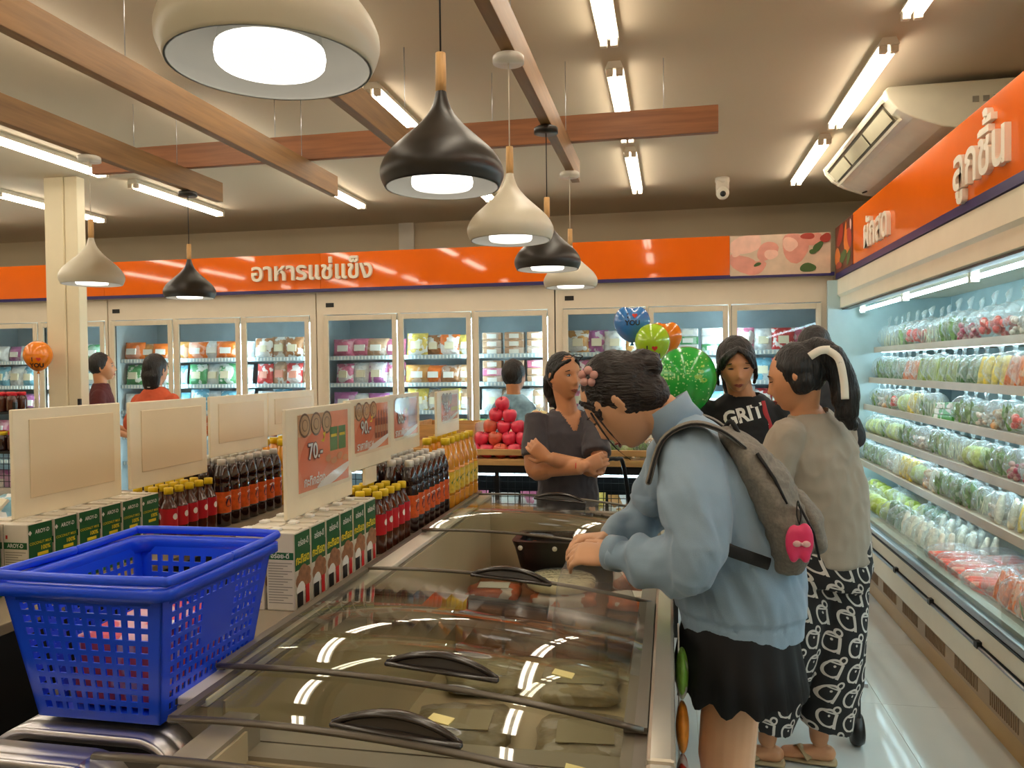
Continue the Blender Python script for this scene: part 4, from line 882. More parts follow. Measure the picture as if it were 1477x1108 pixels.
# ================================================================ BLUE SHOPPING BASKET
m_bl = mat('blue_plastic', (22, 78, 240), .28, spec=.6, var=.04)
bk = thing('shopping_basket', 'blue plastic shopping basket with square holes standing by the freezer', 'basket', (-.99, 1.37, .882))
XB = ((-.132, .112), (-.168, .150)); YB_ = ((-.150, .150), (-.190, .185)); HB = .25
def lerp(a, b, t): return a + (b - a) * t
def wall(side, nx, nz, solid=None):
    def pt(u, v, o=0):
        x0, x1 = lerp(XB[0][0], XB[1][0], v), lerp(XB[0][1], XB[1][1], v); y0, y1 = lerp(YB_[0][0], YB_[1][0], v), lerp(YB_[0][1], YB_[1][1], v)
        c = .0
        if side == 'n': return V((lerp(x0, x1, u), y0 + o, v * HB))
        if side == 'f': return V((lerp(x1, x0, u), y1 - o, v * HB))
        if side == 'r': return V((x1 - o, lerp(y0, y1, u), v * HB))
        return V((x0 + o, lerp(y1, y0, u), v * HB))
    m = MB(); mu, mv0, mv1 = .07, .03, .86
    def q(u0, u1, v0, v1):
        o = .0035
        if u1 - u0 < 1e-6 or v1 - v0 < 1e-6: return
        A = [pt(u0, v0), pt(u1, v0), pt(u1, v1), pt(u0, v1)]; B = [pt(u0, v0, o), pt(u1, v0, o), pt(u1, v1, o), pt(u0, v1, o)]
        m.add(A + B, [(0, 1, 2, 3), (7, 6, 5, 4), (0, 4, 5, 1), (1, 5, 6, 2), (2, 6, 7, 3), (3, 7, 4, 0)])
    q(0, 1, 0, mv0); q(0, 1, mv1, 1); q(0, mu, mv0, mv1); q(1 - mu, 1, mv0, mv1)
    du = (1 - 2 * mu) / nx; dv = (mv1 - mv0) / nz; hu, hv = du * .60, dv * .58
    for j in range(nz):
        v0 = mv0 + j * dv; q(mu, 1 - mu, v0, v0 + dv - hv)
        for i in range(nx):
            u0 = mu + i * du
            if solid and solid[0] <= i < solid[1] and solid[2] <= j < solid[3]: q(u0, u0 + du, v0 + dv - hv, v0 + dv)
            else: q(u0, u0 + (du - hu) / 2, v0 + dv - hv, v0 + dv); q(u0 + (du + hu) / 2, u0 + du, v0 + dv - hv, v0 + dv)
    m.build('wall', m_bl, bk)
wall('n', 10, 9); wall('f', 10, 9); wall('r', 15, 9, (5, 10, 4, 8)); wall('l', 15, 9)
m = MB(); m.box(XB[0][0], XB[0][1], YB_[0][0], YB_[0][1], 0, .004); m.build('bottom', m_bl, bk)
def rim(off, z0, z1, r):
    return [[(x + (XB[1][0] + XB[1][1]) / 2, y + (YB_[1][0] + YB_[1][1]) / 2, z) for x, y in rrect(XB[1][1] - XB[1][0] + 2 * o, YB_[1][1] - YB_[1][0] + 2 * o, r)] for o, z in zip(off, (z0, z1, z1, z0))]
m = MB(); R = []
for o, z in ((-.006, .22), (-.006, .249), (-.002, .254), (.014, .254), (.018, .250), (.018, .232), (.015, .232), (.015, .247), (-.002, .245), (-.002, .22)):
    R.append([(x + (XB[1][0] + XB[1][1]) / 2, y - .0025, z) for x, y in rrect(XB[1][1] - XB[1][0] + 2 * o, YB_[1][1] - YB_[1][0] + 2 * o, .035)])
m.rings(R, 0, True, False, True); m.build('rim', m_bl, bk)
# two folded handles lying on the rim
x0, x1, y0, y1 = XB[1][0] - .012, XB[1][1] + .012, YB_[1][0] - .012, YB_[1][1] + .012
for s_ in (0, 1):
    ya, yb = (y0, .0) if s_ == 0 else (y1, .01)
    pts = [(x0, yb, .262), (x0, lerp(yb, ya, .85), .264), (x0 + .02, ya + (.006 if s_ == 0 else -.006), .266), (0, ya, .266), (x1 - .02, ya + (.006 if s_ == 0 else -.006), .266), (x1, lerp(yb, ya, .85), .264), (x1, yb, .262)]
    MB().tube(catmull(pts, 5), (.009, .0065), 10, side=V((0, 0, 1)), round_=True).build('carrying_handle', m_bl, bk)
lf = thing('pink_pack', 'pink printed packet lying in the blue basket', 'packet', (-.995, 1.37, .888)); MB().box(-.085, .08, -.115, .12, 0, .13).build('packet', vmat('packet_print', .4, .2, 20, (.9, .8, .8), .6), lf, bevel=.01, color=(222, 88, 96))
rc = MB(); rc.lathe([(.001, .002), (.026, .002), (.026, .0), (.001, .0)], n=24); o = rc.build('round_leaflet', M_wht, None, (-.93, 1.33, 1.02)); tag(o, 'small white oval leaflet on the pink packet in the basket', 'leaflet')
# ================================================================ FRUIT STAND BEYOND THE FREEZER
m_wd = mat('pale_stand_wood', (204, 160, 100), .45, var=.14, scale=6, stretch=(1, 8, 8), bump=.05); m_wd2 = mat('dark_wire', (20, 20, 22), .4)
fs = thing('fruit_stand', 'pale wooden fruit stand on black wire basket behind the chest freezer', 'fruit stand', (-1.0, 4.75, 0))
ax = lambda x: x + 1.0; ay = lambda y: y - 4.75
MB().box(ax(-2.0), ax(.05), ay(4.42), ay(5.15), .955, .975).build('tray_floor', m_wd, fs)
for y0, y1 in ((4.40, 4.42), (5.15, 5.17)):
    MB().box(ax(-2.02), ax(.07), ay(y0), ay(y1), .998, 1.032).build('wood_slat', m_wd, fs, bevel=.003); MB().box(ax(-2.02), ax(.07), ay(y0), ay(y1), .94, .975).build('wood_slat', m_wd, fs, bevel=.003)
for x in (-2.02, -1.27, -.62, .05):
    MB().box(ax(x), ax(x + .02), ay(4.405), ay(5.165), .941, 1.03).build('wood_end', m_wd, fs, bevel=.003)
    MB().box(ax(x + .02), ax(x + .12), ay(4.398), ay(4.402), .976, .998).build('spacer', m_wd, fs)
MB().box(ax(-2.0), ax(.05), ay(4.41), ay(5.16), .90, .938).build('black_frame', M_black, fs)
for x in (-1.98, -.98, .02):
    for y in (4.43, 5.13): MB().box(ax(x) - .012, ax(x) + .012, ay(y) - .012, ay(y) + .012, 0, .90).build('leg', M_black, fs)
w_ = MB(); z = .885
while z > .12: w_.box(ax(-1.99), ax(.03), ay(4.42), ay(4.4235), z, z + .0035); z -= .042
x = -1.97
while x < .03: w_.box(ax(x), ax(x + .0035), ay(4.4235), ay(4.427), .12, .90); x += .042
g = w_.build('wire_grid', m_wd2, fs); MB().box(ax(-1.95), ax(.0), ay(4.44), ay(4.455), .878, .888).build('light_strip', emat('stand_fill_glow', COOL, 12), fs); MB().box(ax(-1.95), ax(.0), ay(4.46), ay(4.475), .49, .50).build('light_strip', emat('stand_fill_glow', COOL, 12), fs)  # both glowing strips are added fill light for the bags behind the grid
MB().box(ax(-1.97), ax(.0), ay(4.45), ay(5.1), .50, .52).build('inner_shelf', M_black, fs)
MB().box(ax(-1.97), ax(.0), ay(4.45), ay(5.1), .12, .14).build('inner_shelf', M_black, fs)
MB().box(ax(-1.98), ax(.03), ay(5.10), ay(5.12), .10, .90).build('back_panel', M_black, fs)
# bags of sweets inside the basket
CB = ['pink', 'mauve', 'white', 'green', 'yellow', 'gold', 'cyan', 'red', 'yellow', 'green', 'orange']
for lvl, z in ((0, .521), (1, .141)):
    for i in range(11):
        c = ['mauve', 'mauve', 'pink', 'gold', 'pink', 'white', 'pink', 'green', 'yellow', 'gold', 'cyan'][(i + lvl * 3) % 11]
        o = dup(P1_ if i % 2 else P4_, color=CC[c]); o.location = (-1.86 + i * .176, 4.60, z); o.rotation_euler = (-.15, 0, rnd.uniform(-.1, .1)); o.scale = (.9, 1, 1.15 if lvl == 0 else 1.1)
        o['label'] = '%s snack pouch %s from the left on the %s level of the wire basket' % (c, od(i), 'upper' if lvl == 0 else 'lower'); o['category'] = 'snack pouch'; o['group'] = 'snack pouches inside the wire basket'; o.name = 'snack_pouch'
# apples
m_ap = mat('apple_skin', (222, 62, 88), .3, var=.28, scale=14, stretch=(1, 1, .3), coat=.3)
m_ap2 = mat('apple_blush', (214, 96, 70), .3, var=.3, scale=14, coat=.3)
def apple(mt):
    t = thing('apple', 'x', 'apple'); R = .042
    pr = [(.006, .008), (.016, .001), (.027, .003), (.037, .016), (.0425, .035), (.0435, .048), (.040, .062), (.030, .072), (.016, .072), (.005, .064)]
    MB().lathe(catmull(pr, 3), n=22).build('flesh', mt, t); MB().tube([(0, 0, .064), (.002, .001, .078), (.006, .002, .088)], .0016, 6).build('stalk', mat('stalk', (70, 50, 30), .7), t)
    return t
apA, apB = apple(m_ap), apple(m_ap2); ua = set(); na = 0
layers = [(4.46, 1.0, 0, 6, 0), (4.46, 1.0, 0, 0, 0)]
AP = []
for L in range(3):       # stepped pyramid leaning back
    for row in range(3 - L if L else 3):
        n_ = 6 - L - (row % 2)
        for i in range(n_): AP.append((-1.135 + .042 * (L + row % 2) + i * .083 - (0), 4.475 + .052 * L + row * .078, .978 + L * .066, L, row, i))
AP += [(-1.02, 4.60, 1.178, 3, 0, 0), (-.935, 4.585, 1.176, 3, 0, 1), (-.985, 4.62, 1.243, 4, 0, 0)]
for x, y, z, L, row, i in AP:
    if L == 2 and i > 3 or (L == 0 and i > 4): continue
    r = apB if (i + L) % 5 == 2 else apA
    if r.name in ua: o = dup(r)
    else: o = r; ua.add(r.name)
    o.location = (x, y, z); o.rotation_euler = (rnd.uniform(-.2, .7), rnd.uniform(-.3, .3), rnd.uniform(-.6, .6)); o['group'] = 'apples heaped on the stand'
    # rotation about the base shifts it: re-centre
    c = o.rotation_euler.to_matrix() @ V((0, 0, .04)); o.location = V((x, y, z + .04)) - c
    o['label'] = 'apple in %s tier of the heap, %s row back, %s from the left' % (od(L).replace('first', 'bottom'), od(row), od(i))
m_fr = vmat('fruit_skin', .45, .15, 20, (.8, .7, .3), .15)
def fruit(name, label, x, y, z, r, col, cat='fruit', n=1, spike=0):
    b = MB(); b.ell((0, 0, r[2]), r, 20, 14, fn=(lambda v: v * (1 + spike * abs(noise.noise(v * 90)))) if spike else None)
    t = thing(name, label, cat, (x, y, z)); b.build('flesh', m_fr, t, color=col); MB().tube([(0, 0, r[2] * 1.9), (.002, 0, r[2] * 2 + .008)], .003, 6).build('stalk', mat('stalk', (70, 50, 30), .7), t)
fruit('orange', 'yellow-orange fruit at the right end of the apple heap', -.70, 4.47, .977, (.04, .04, .037), (232, 160, 40), 'orange')
fruit('orange', 'second orange behind the yellow-orange fruit', -.66, 4.56, .977, (.04, .04, .037), (236, 150, 40), 'orange')
fruit('cauliflower', 'cream cauliflower behind the apple heap', -.80, 4.84, 1.115, (.07, .06, .055), (226, 208, 150), 'cauliflower', spike=.5)
fruit('cauliflower', 'second cream cauliflower right of the first one', -.66, 4.84, 1.11, (.06, .06, .05), (222, 200, 140), 'cauliflower', spike=.5)
cr = MB(); cr.box(-.2, .2, -.1, .1, 0, .13); o = cr.build('produce_crate', mat('cream_crate', (222, 206, 176), .5), None, (-.80, 4.86, .977), bevel=.006); tag(o, 'cream crate under the cauliflower behind the apples', 'crate')
for i in range(7):
    x = -.50 + i * .085
    o = dup(PROT['leafy'] if i % 3 else PROT['cabbage']); o.location = (x, 4.50 + (i % 2) * .03, .977); o.scale = (.8,) * 3; o.name = 'vegetable_pack'
    o['label'] = 'bagged greens on the wooden stand, %s from the apples' % od(i); o['group'] = 'bagged greens on the wooden stand'
for i in range(3):
    b = MB(); r_ = random.Random(i)
    for q in range(16): b.ell((r_.uniform(-.05, .05), r_.uniform(-.04, .04), .014 + r_.random() * .06), (.014, .014, .014), 10, 7)
    t = thing('grape_bunch', 'dark red grape bunch on the stand, %s of three beside the greens' % od(i), 'grapes', (-.46 + i * .11, 4.64, .977), 0, 'grape bunches on the stand'); b.build('grapes', mat('grape', (110, 30, 50), .2, coat=.3), t); MB().tube([(0, 0, .07), (.01, 0, .11)], .003, 6).build('stalk', mat('stalk', (70, 50, 30), .7), t)
# raised wooden crate behind the boards
wc = thing('wooden_crate', 'open pale wooden crate standing behind the price boards', 'crate', (-1.35, 4.8, .977))
for i in range(2):
    for y in (-.2, .2): MB().box(-.2, .2, y - .008, y + .008, .02 + i * .09, .09 + i * .09).build('slat', m_wd, wc)
for x in (-.2, .19):
    MB().box(x, x + .012, -.19, .19, .0, .19).build('crate_end', m_wd, wc)
for i in range(8):
    o = dup(apA if i % 2 else apB); o.location = (-1.49 + (i % 4) * .09, 4.70 + (i // 4) * .1, .98); o['label'] = 'apple inside the wooden crate, %s place' % od(i); o['group'] = 'apples inside the wooden crate'

# ================================================================ BALLOONS
def balloon(name, label, x, y, z, r, col, kind, text=None, stringz=1.0, rz=0, tip=-1):
    t = thing('balloon', label, 'balloon', (x, y, z), rz)
    m = mat('latex_' + name, col, .18, spec=.6, coat=.4, var=.02)
    n, k = 32, 22; vs = []; R = []
    def pr(u):   # 0 top .. 1 bottom
        a = PI * u; rr = math.sin(a) ** .92 * (1 - .18 * (u > .5) * (u - .5) * 2); zz = math.cos(a) * 1.08 - (max(0, u - .6) ** 2) * 1.0
        return rr * r, zz * r
    def heart(v):
        if kind != 'heart': return v
        x_, y_, z_ = v.x / r, v.y / r, v.z / r
        top = max(0, z_); return V((v.x * (1.12 + .05 * top), v.y * .8, v.z - r * .24 * top * math.exp(-(x_ / .32) ** 2) + (r * .05 * top)))
    for j in range(1, k):
        rr, zz = pr(j / k); R.append([heart(V((rr * math.cos(2 * PI * i / n), rr * math.sin(2 * PI * i / n), zz))) for i in range(n)])
    b = MB(); b.rings(R, 0, True, True); me_v, me_f = list(b.v), list(b.f)
    b.build('balloon_skin', m, t)
    zb = pr((k - 1) / k)[1]
    MB().lathe([(.012, -.018), (.006, -.004), (.008, .006)], (0, 0, zb), 12).build('knot', m, t)
    MB().tube([(0, 0, zb - .015), (.012, .0, zb - .15), (-.01, .0, zb - .35), (0, 0, -z + stringz)], .0014, 6).build('ribbon', M_wht, t)
    from mathutils.bvhtree import BVHTree
    bv = BVHTree.FromPolygons([V(v) for v in me_v], me_f)
    def onto(u, v, d=.0012, ang=0):
        o = V((u, -1, v)); h = bv.ray_cast(o, V((0, 1, 0)))
        return h[0] + h[1].normalized() * d * (1 if h[1].y < 0 else -1) if h[0] else V((u, 0, v))
    if text:
        p = MB()
        def sub(body, s_, cx, cz, mi):
            vs_, fs_ = textgeo(body, s_, bold=.03); p.add([onto(a_ + cx, b_ + cz) for a_, b_, c_ in vs_], fs_, mi)
        sub('I', r * .42, -r * .28, r * .18 + text, 0); sub('YOU', r * .42, 0, -r * .25 + text, 0)
        H_ = []
        for i in range(24): a_ = 2 * PI * i / 24; H_.append((.16 * r * math.sin(a_) ** 3 + r * .14, r * .01 * (13 * math.cos(a_) - 5 * math.cos(2 * a_) - 2 * math.cos(3 * a_) - math.cos(4 * a_)) + r * .2 + text))
        p.add([onto(u, v) for u, v in H_], [tuple(range(24))], 1); p.build('printed_words', [M_ink, mat('heart_red', (214, 60, 40), .4)], t)
    if kind == 'dots':
        p = MB(); r_ = random.Random(3)
        for i in range(150):
            u, v = r_.gauss(-.0, .4) * r, r_.gauss(.25, .42) * r
            if u * u + v * v > (.9 * r) ** 2: continue
            s_ = r_.choice((.010, .018, .028)) * r; p.add([onto(u + s_ * math.cos(q * PI / 3), v + s_ * math.sin(q * PI / 3)) for q in range(6)], [tuple(range(6))], 0)
        def rect(u0, u1, v0, v1):
            p.add([onto(u, v) for u, v in ((u0 * r, v0 * r), (u1 * r, v0 * r), (u1 * r, v1 * r), (u0 * r, v1 * r))], [(0, 1, 2, 3)], 0)
        for i in range(4): rect(-.70, -.48, .02 + i * .12, .08 + i * .12)      # tiers of a printed cake
        rect(-.62, -.57, 0, .5); rect(-.75, -.40, .56, .60); rect(-.4, -.36, .05, .2); rect(-.28, -.24, -.02, .14)
        for cx, cz, s_ in ((.45, .25, .10), (.36, .10, .13), (.52, -.02, .12), (.5, .42, .06)): p.add([onto((cx + s_ * math.cos(q * PI / 5)) * r, (cz + .6 * s_ * math.sin(q * PI / 5)) * r) for q in range(10)], [tuple(range(10))], 1)
        p.build('printed_confetti', [mat('pale_print', (170, 236, 150), .3), mat('yellow_print', (150, 205, 80), .3)], t)['kind'] = 'stuff'
balloon('blue', 'blue heart balloon printed I love YOU', -.215, 4.60, 1.745, .093, (62, 130, 205), 'heart', .02, 1.0, .1)
balloon('orange', 'orange balloon tucked behind the lime one', -.03, 4.75, 1.665, .088, (240, 130, 20), 'heart', None, 1.0)
balloon('lime', 'lime green balloon below the blue heart one', -.098, 4.52, 1.63, .098, (170, 212, 44), 'round', -.055, 1.0)
balloon('green', 'large round green balloon with pale confetti print', .068, 3.60, 1.437, .135, (36, 178, 64), 'dots', None, .92)
balloon('tangerine', 'orange balloon beside the white column at far left', -4.66, 5.14, 1.63, .10, (240, 132, 20), 'round', -.05, 1.26, .6)

# ================================================================ FAR LEFT: ISLAND COOLER, WIRE RACK, JARS
ic = thing('island_cooler', 'low orange-sided open cooler at the far left', 'island cooler', (-3.6, 3.66, 0))
MB().box(-1.2, .55, -1.0, .8, .12, .62).build('orange_side', m_or, ic, bevel=.02)
m = MB(); m.box(-1.22, .58, -1.03, -.90, .62, .74); m.box(-1.22, .58, .72, .84, .62, .74); m.box(-1.22, -1.08, -.9, .72, .62, .74); m.box(.44, .58, -.9, .72, .62, .74); m.build('grey_rim', mat('rim_grey', (150, 142, 128), .4), ic, bevel=.02)
MB().box(-1.07, .43, -.89, .71, .62, .66).build('inner_floor', m_ci, ic); MB().box(-1.15, .5, -.95, .75, 0, .12).build('plinth', M_dark, ic)
MB().tube([(-1.0, -.86, .725), (.4, -.86, .725)], .008, 8).build('light_strip', emat('island_led_glow', COOL, 8), ic)
for i in range(12):
    o = dup(P2_ if i % 2 else P1_, color=CC[['pink', 'white', 'cyan', 'mauve'][i % 4]]); o.location = (-4.5 + .25 * (i % 6), 3.11 + .4 * (i // 6), .665); o.rotation_euler = (-.9, 0, rnd.uniform(-.3, .3)); o.location.z = .70
    o['label'] = '%s frozen pouch in orange island cooler, %s from left, %s row' % (['pink', 'white', 'blue', 'mauve'][i % 4], od(i % 6), 'front' if i < 6 else 'back'); o['group'] = 'pouches in the island cooler'
wr = thing('wire_rack', 'black wire rack with jars at the far left of the picture', 'rack', (-5.0, 4.9, 0))
m = MB()
for x in (-.7, .62):
    for y in (-.3, .3): m.box(x, x + .02, y, y + .02, 0, 1.30)
m.build('posts', M_black, wr)
for z in (.62, .95, 1.22): MB().box(-.7, .64, -.3, .32, z, z + .015).build('rack_shelf', M_black, wr)
m = MB(); z = .64
while z < .94: m.box(-.7, .64, -.31, -.307, z, z + .004); z += .04
x = -.7
while x < .64: m.box(x, x + .004, -.307, -.304, .62, .95); x += .04
m.build('wire_grid', m_wd2, wr)
def jar(cap, body):
    t = thing('jar', 'x', 'jar'); MB().lathe(catmull([(.03, 0), (.035, .01), (.035, .08), (.028, .10), (.026, .11)], 3), n=16).build('glass_body', body, t); MB().lathe([(.029, .108), (.029, .13), (.026, .133)], n=16).build('lid', cap, t); return t
j1, j2 = jar(mat('red_cap', (205, 24, 40), .35), m_brn), jar(m_yc, m_soy); uj = set()
for zi, z in enumerate((1.236, .966)):
    for yi, y in enumerate((-.24, -.16)):
        for i in range(15):
            r = j1 if zi == 0 and i % 5 else j2 if zi == 0 else (j2 if i % 2 else j1)
            o = dup(r) if r.name in uj else r; uj.add(r.name); o.location = (-5.0 - .63 + i * .085, 4.9 + y, z)
            o['label'] = '%s-capped jar on the wire rack, %s shelf, %s row, %s from left' % ('red' if r is j1 else 'yellow', ['top', 'second'][zi], ['front', 'second'][yi], od(i)); o['group'] = 'jars on the wire rack'
for i in range(6):
    o = dup(P2_, color=CC[['mauve', 'pink', 'white', 'green', 'mauve', 'gold'][i]]); o.location = (-5.0 - .56 + i * .22, 4.82, .636); o['label'] = 'frozen-style pouch in the wire rack, %s from left' % od(i); o['group'] = 'pouches in the wire rack'
sg = thing('paper_sign', 'small orange paper sign standing on the jars at far left', 'sign', (-5.18, 4.66, 1.37)); MB().box(-.11, .11, -.002, .002, 0, .15).build('card', mat('orange_paper', (236, 110, 50), .5), sg); MB().box(-.004, .004, .002, .006, -.02, .12).build('holder', M_steel, sg)

# ================================================================ PUSHCHAIR BEHIND THE WOMEN
sc_ = thing('stroller', 'folding black stroller between the freezer and the fruit stand', 'stroller', (-.15, 4.10, 0))
for s_, x in ((0, -.055), (1, -.42 + .0)):
    pts = [(x, -.12, .02 + .05), (x + .01, .0, .55), (x - .03, -.05, .98), (x - .07, -.09, 1.03), (x - .11, -.12, 1.03)] if s_ == 0 else [(-.86, .0, .07), (-.90, -.0, .6), (-.94, -.03, .98)]
    MB().tube(catmull(pts, 5), .011, 10, round_=True).build('frame_tube', M_black, sc_)
MB().tube([(-.055, -.10, .45), (-.86, 0, .45)], .01, 8).build('cross_tube', M_black, sc_)
for x, y in ((-.055, -.12), (-.86, 0)): MB().lathe([(.03, -.015), (.065, -.015), (.07, 0), (.065, .015), (.03, .015)], n=24, M=Matrix.Translation((x, y, .07)) @ Matrix.Rotation(PI / 2, 4, 'Y')).build('wheel', M_black, sc_)
# push trolley whose wheel shows behind the patterned trousers
tr_ = thing('trolley', 'black trolley leg with wheel just right of the patterned trousers', 'trolley', (.715, 3.28, 0))
MB().tube([(-.30, .1, .44), (-.08, .1, .46), (-.02, .02, .42), (-.01, 0, .2)], .014, 10, round_=True).build('leg_tube', M_black, tr_)
MB().box(-.04, .03, -.015, .015, .235, .25).build('bracket', M_steel, tr_)
MB().lathe([(.02, -.022), (.055, -.022), (.062, -.01), (.062, .01), (.055, .022), (.02, .022)], n=28, M=Matrix.Translation((-.01, 0, .065)) @ Matrix.Rotation(PI / 2, 4, 'Y')).build('wheel', M_black, tr_)
MB().box(-.02, .0, -.03, .03, .06, .22).build('fork', M_black, tr_)
MB().tube([(-.30, .1, .44), (-.32, .1, .07)], .012, 8).build('leg_tube', M_black, tr_)
MB().lathe([(.02, -.022), (.062, -.02), (.062, .02), (.02, .022)], n=24, M=Matrix.Translation((-.33, .1, .065)) @ Matrix.Rotation(PI / 2, 4, 'Y')).build('wheel', M_black, tr_)
# snack strips hanging on the aisle side of the chest freezer
hs = thing('hanging_snack_strip', 'strip of red, green and orange snack packs hung on the freezer side', 'snack strip', (.022, 1.93, .18))
for i, c in enumerate(((235, 90, 40), (150, 190, 50), (226, 60, 40), (240, 150, 50), (120, 170, 60))): MB().ell((0, 0, .06 + .13 * i), (.016, .06, .06), 14, 8).build('snack_packet', m_fp, hs, color=c)
MB().tube([(-.008, 0, .0), (-.008, 0, .70)], .002, 6).build('hanging_strip', M_wht, hs)
# ================================================================ PEOPLE
SUB = {}
def skin(name, rgb): return mat(name, rgb, .42, spec=.45, var=.05, scale=12, bump=.03, bscale=300)
SK1 = skin('skin_tan', (206, 144, 102)); SK2 = skin('skin_light', (230, 176, 136)); SK3 = skin('skin_brown', (176, 116, 82))
HAIR = mat('black_hair', (17, 12, 10), .36, spec=.5, var=.5, scale=30, stretch=(1, 1, .1), bump=.9, bscale=150)
HAIR2 = mat('dark_brown_hair', (27, 16, 12), .38, spec=.5, var=.5, scale=30, stretch=(.15, 1, 1), bump=.9, bscale=150)
LIP = mat('lips', (158, 74, 62), .35); BROW = mat('eyebrow', (44, 28, 22), .7); EYE = mat('eye_dark', (18, 12, 10), .15); EYEW = mat('eye_white', (225, 215, 205), .25)
def remesh(name, mb, m, voxel, parent, smooth=2, cut=None, disp=None):
    me = mb.mesh(name, m); o = bpy.data.objects.new(name, me); COL.objects.link(o)
    r = o.modifiers.new('r', 'REMESH'); r.mode = 'VOXEL'; r.voxel_size = voxel; r.use_smooth_shade = True
    if smooth:
        s = o.modifiers.new('s', 'SMOOTH'); s.factor = .5; s.iterations = smooth
    dg = bpy.context.evaluated_depsgraph_get(); dg.update(); me2 = bpy.data.meshes.new_from_object(o.evaluated_get(dg))
    o.modifiers.clear(); o.data = me2; bpy.data.meshes.remove(me)
    if not me2.materials: me2.materials.append(m)
    if disp or cut:
        b = bmesh.new(); b.from_mesh(me2); b.normal_update()
        if cut: bmesh.ops.delete(b, geom=[f for f in b.faces if cut(f.calc_center_median())], context='FACES')
        if disp:
            for v, d in [(v, disp(v.co, v.normal)) for v in b.verts]: v.co += v.normal * d
        b.to_mesh(me2); b.free()
    for p in me2.polygons: p.use_smooth = True
    o.parent = parent; return o
def gs(x, s): return math.exp(-(x / s) ** 2)
def head(b, M, mouth=0., w=1.0):
    """head in local axes: +y face, +z crown; about .225 tall"""
    def fn(v):
        x, y, z = v.x / .074, v.y / .092, v.z / .112
        X, Y, Z = v.x * w, v.y, v.z
        if z < .1: k = 1 - .30 * min(1, (.1 - z)) ** 1.6; X *= k
        if y < 0 and z < -.2: Y *= 1 - .45 * min(1, (-.2 - z))            # back of the skull lifts to the neck
        if y > 0:
            fx = gs(X, .05)
            Y = Y * .96
            if z < -.1: Y += .030 * min(1, (-.1 - z) * 1.2) * gs(X, .05)   # jaw comes forward
            Y += .019 * gs(X, .0115) * (gs(Z + .022, .014)) + .011 * gs(X, .010) * gs(Z - .0, .02)     # nose
            Y += .006 * gs(X - .014, .008) * gs(Z + .03, .009) + .006 * gs(X + .014, .008) * gs(Z + .03, .009)
            Y -= .009 * (gs(X - .031, .016) + gs(X + .031, .016)) * gs(Z - .012, .011)                # eye sockets
            Y += .004 * fx * gs(Z - .034, .010)                                                    # brow
            Y += .006 * gs(X, .022) * gs(Z + .058, .007) + .005 * gs(X, .018) * gs(Z + .069, .006) - .005 * gs(X, .020) * gs(Z + .0635, .0028)
            Y -= .004 * gs(X, .03) * gs(Z + .081, .006); Y += .006 * gs(X, .018) * gs(Z + .096, .011)  # chin
            Y += .005 * (gs(X - .042, .018) + gs(X + .042, .018)) * gs(Z + .018, .02)
        return V((X, Y, Z))
    b.ell((0, 0, 0), (.074, .092, .112), 72, 60, M=M, fn=fn)
    for s in (-1, 1):
        E_ = M @ Matrix.Translation((s * .071 * w, -.008, -.004)) @ Matrix.Rotation(s * .35, 4, 'Z')
        b.ell((0, 0, 0), (.006, .017, .031), 14, 10, M=E_); b.ell((s * .004, -.006, .006), (.005, .014, .02), 12, 8, M=E_)
def face_parts(t, M, open_=True, w=1.0, sides=(-1, 1), lids=None):
    for s in sides:
        E_ = M @ Matrix.Translation((s * .031, .077, .010))
        b = MB(); b.ell((0, 0, 0), (.0125, .006, .0055 if open_ else .0022), 16, 10, M=E_, mi=0 if open_ else 1)
        if open_: b.ell((0, .0035, .0), (.0058, .0035, .0052), 14, 8, M=E_, mi=1)
        b.tube([E_ @ V((-.014, .001, .002)), E_ @ V((-.005, .0055, .0062 if open_ else -.001)), E_ @ V((.005, .0055, .0062 if open_ else -.001)), E_ @ V((.014, .001, .001))], .0013, 6, 1)
        b.build('eye', [EYEW, EYE], t)
        B_ = M @ Matrix.Translation((s * .031, .083, .031)); b = MB(); b.tube([B_ @ V((-.017 * s * -1, -.004 - 0, -.001)), B_ @ V((0, .0015, .004)), B_ @ V((.018 * s, -.011, -.002))], [(.0014, .002), (.002, .003), (.001, .0012)], 8); b.build('eyebrow', BROW, t)
    b = MB(); yy = .0955
    b.tube([M @ V((-.021, yy - .010, -.063)), M @ V((-.009, yy - .001, -.0585)), M @ V((0, yy + .001, -.060)), M @ V((.009, yy - .001, -.0585)), M @ V((.021, yy - .010, -.063))], [.0012, .0034, .003, .0034, .0012], 8)
    b.tube([M @ V((-.019, yy - .010, -.0645)), M @ V((0, yy - .001, -.0695)), M @ V((.019, yy - .010, -.0645))], [.0012, .0042, .0012], 8); b.build('lips', LIP, t)
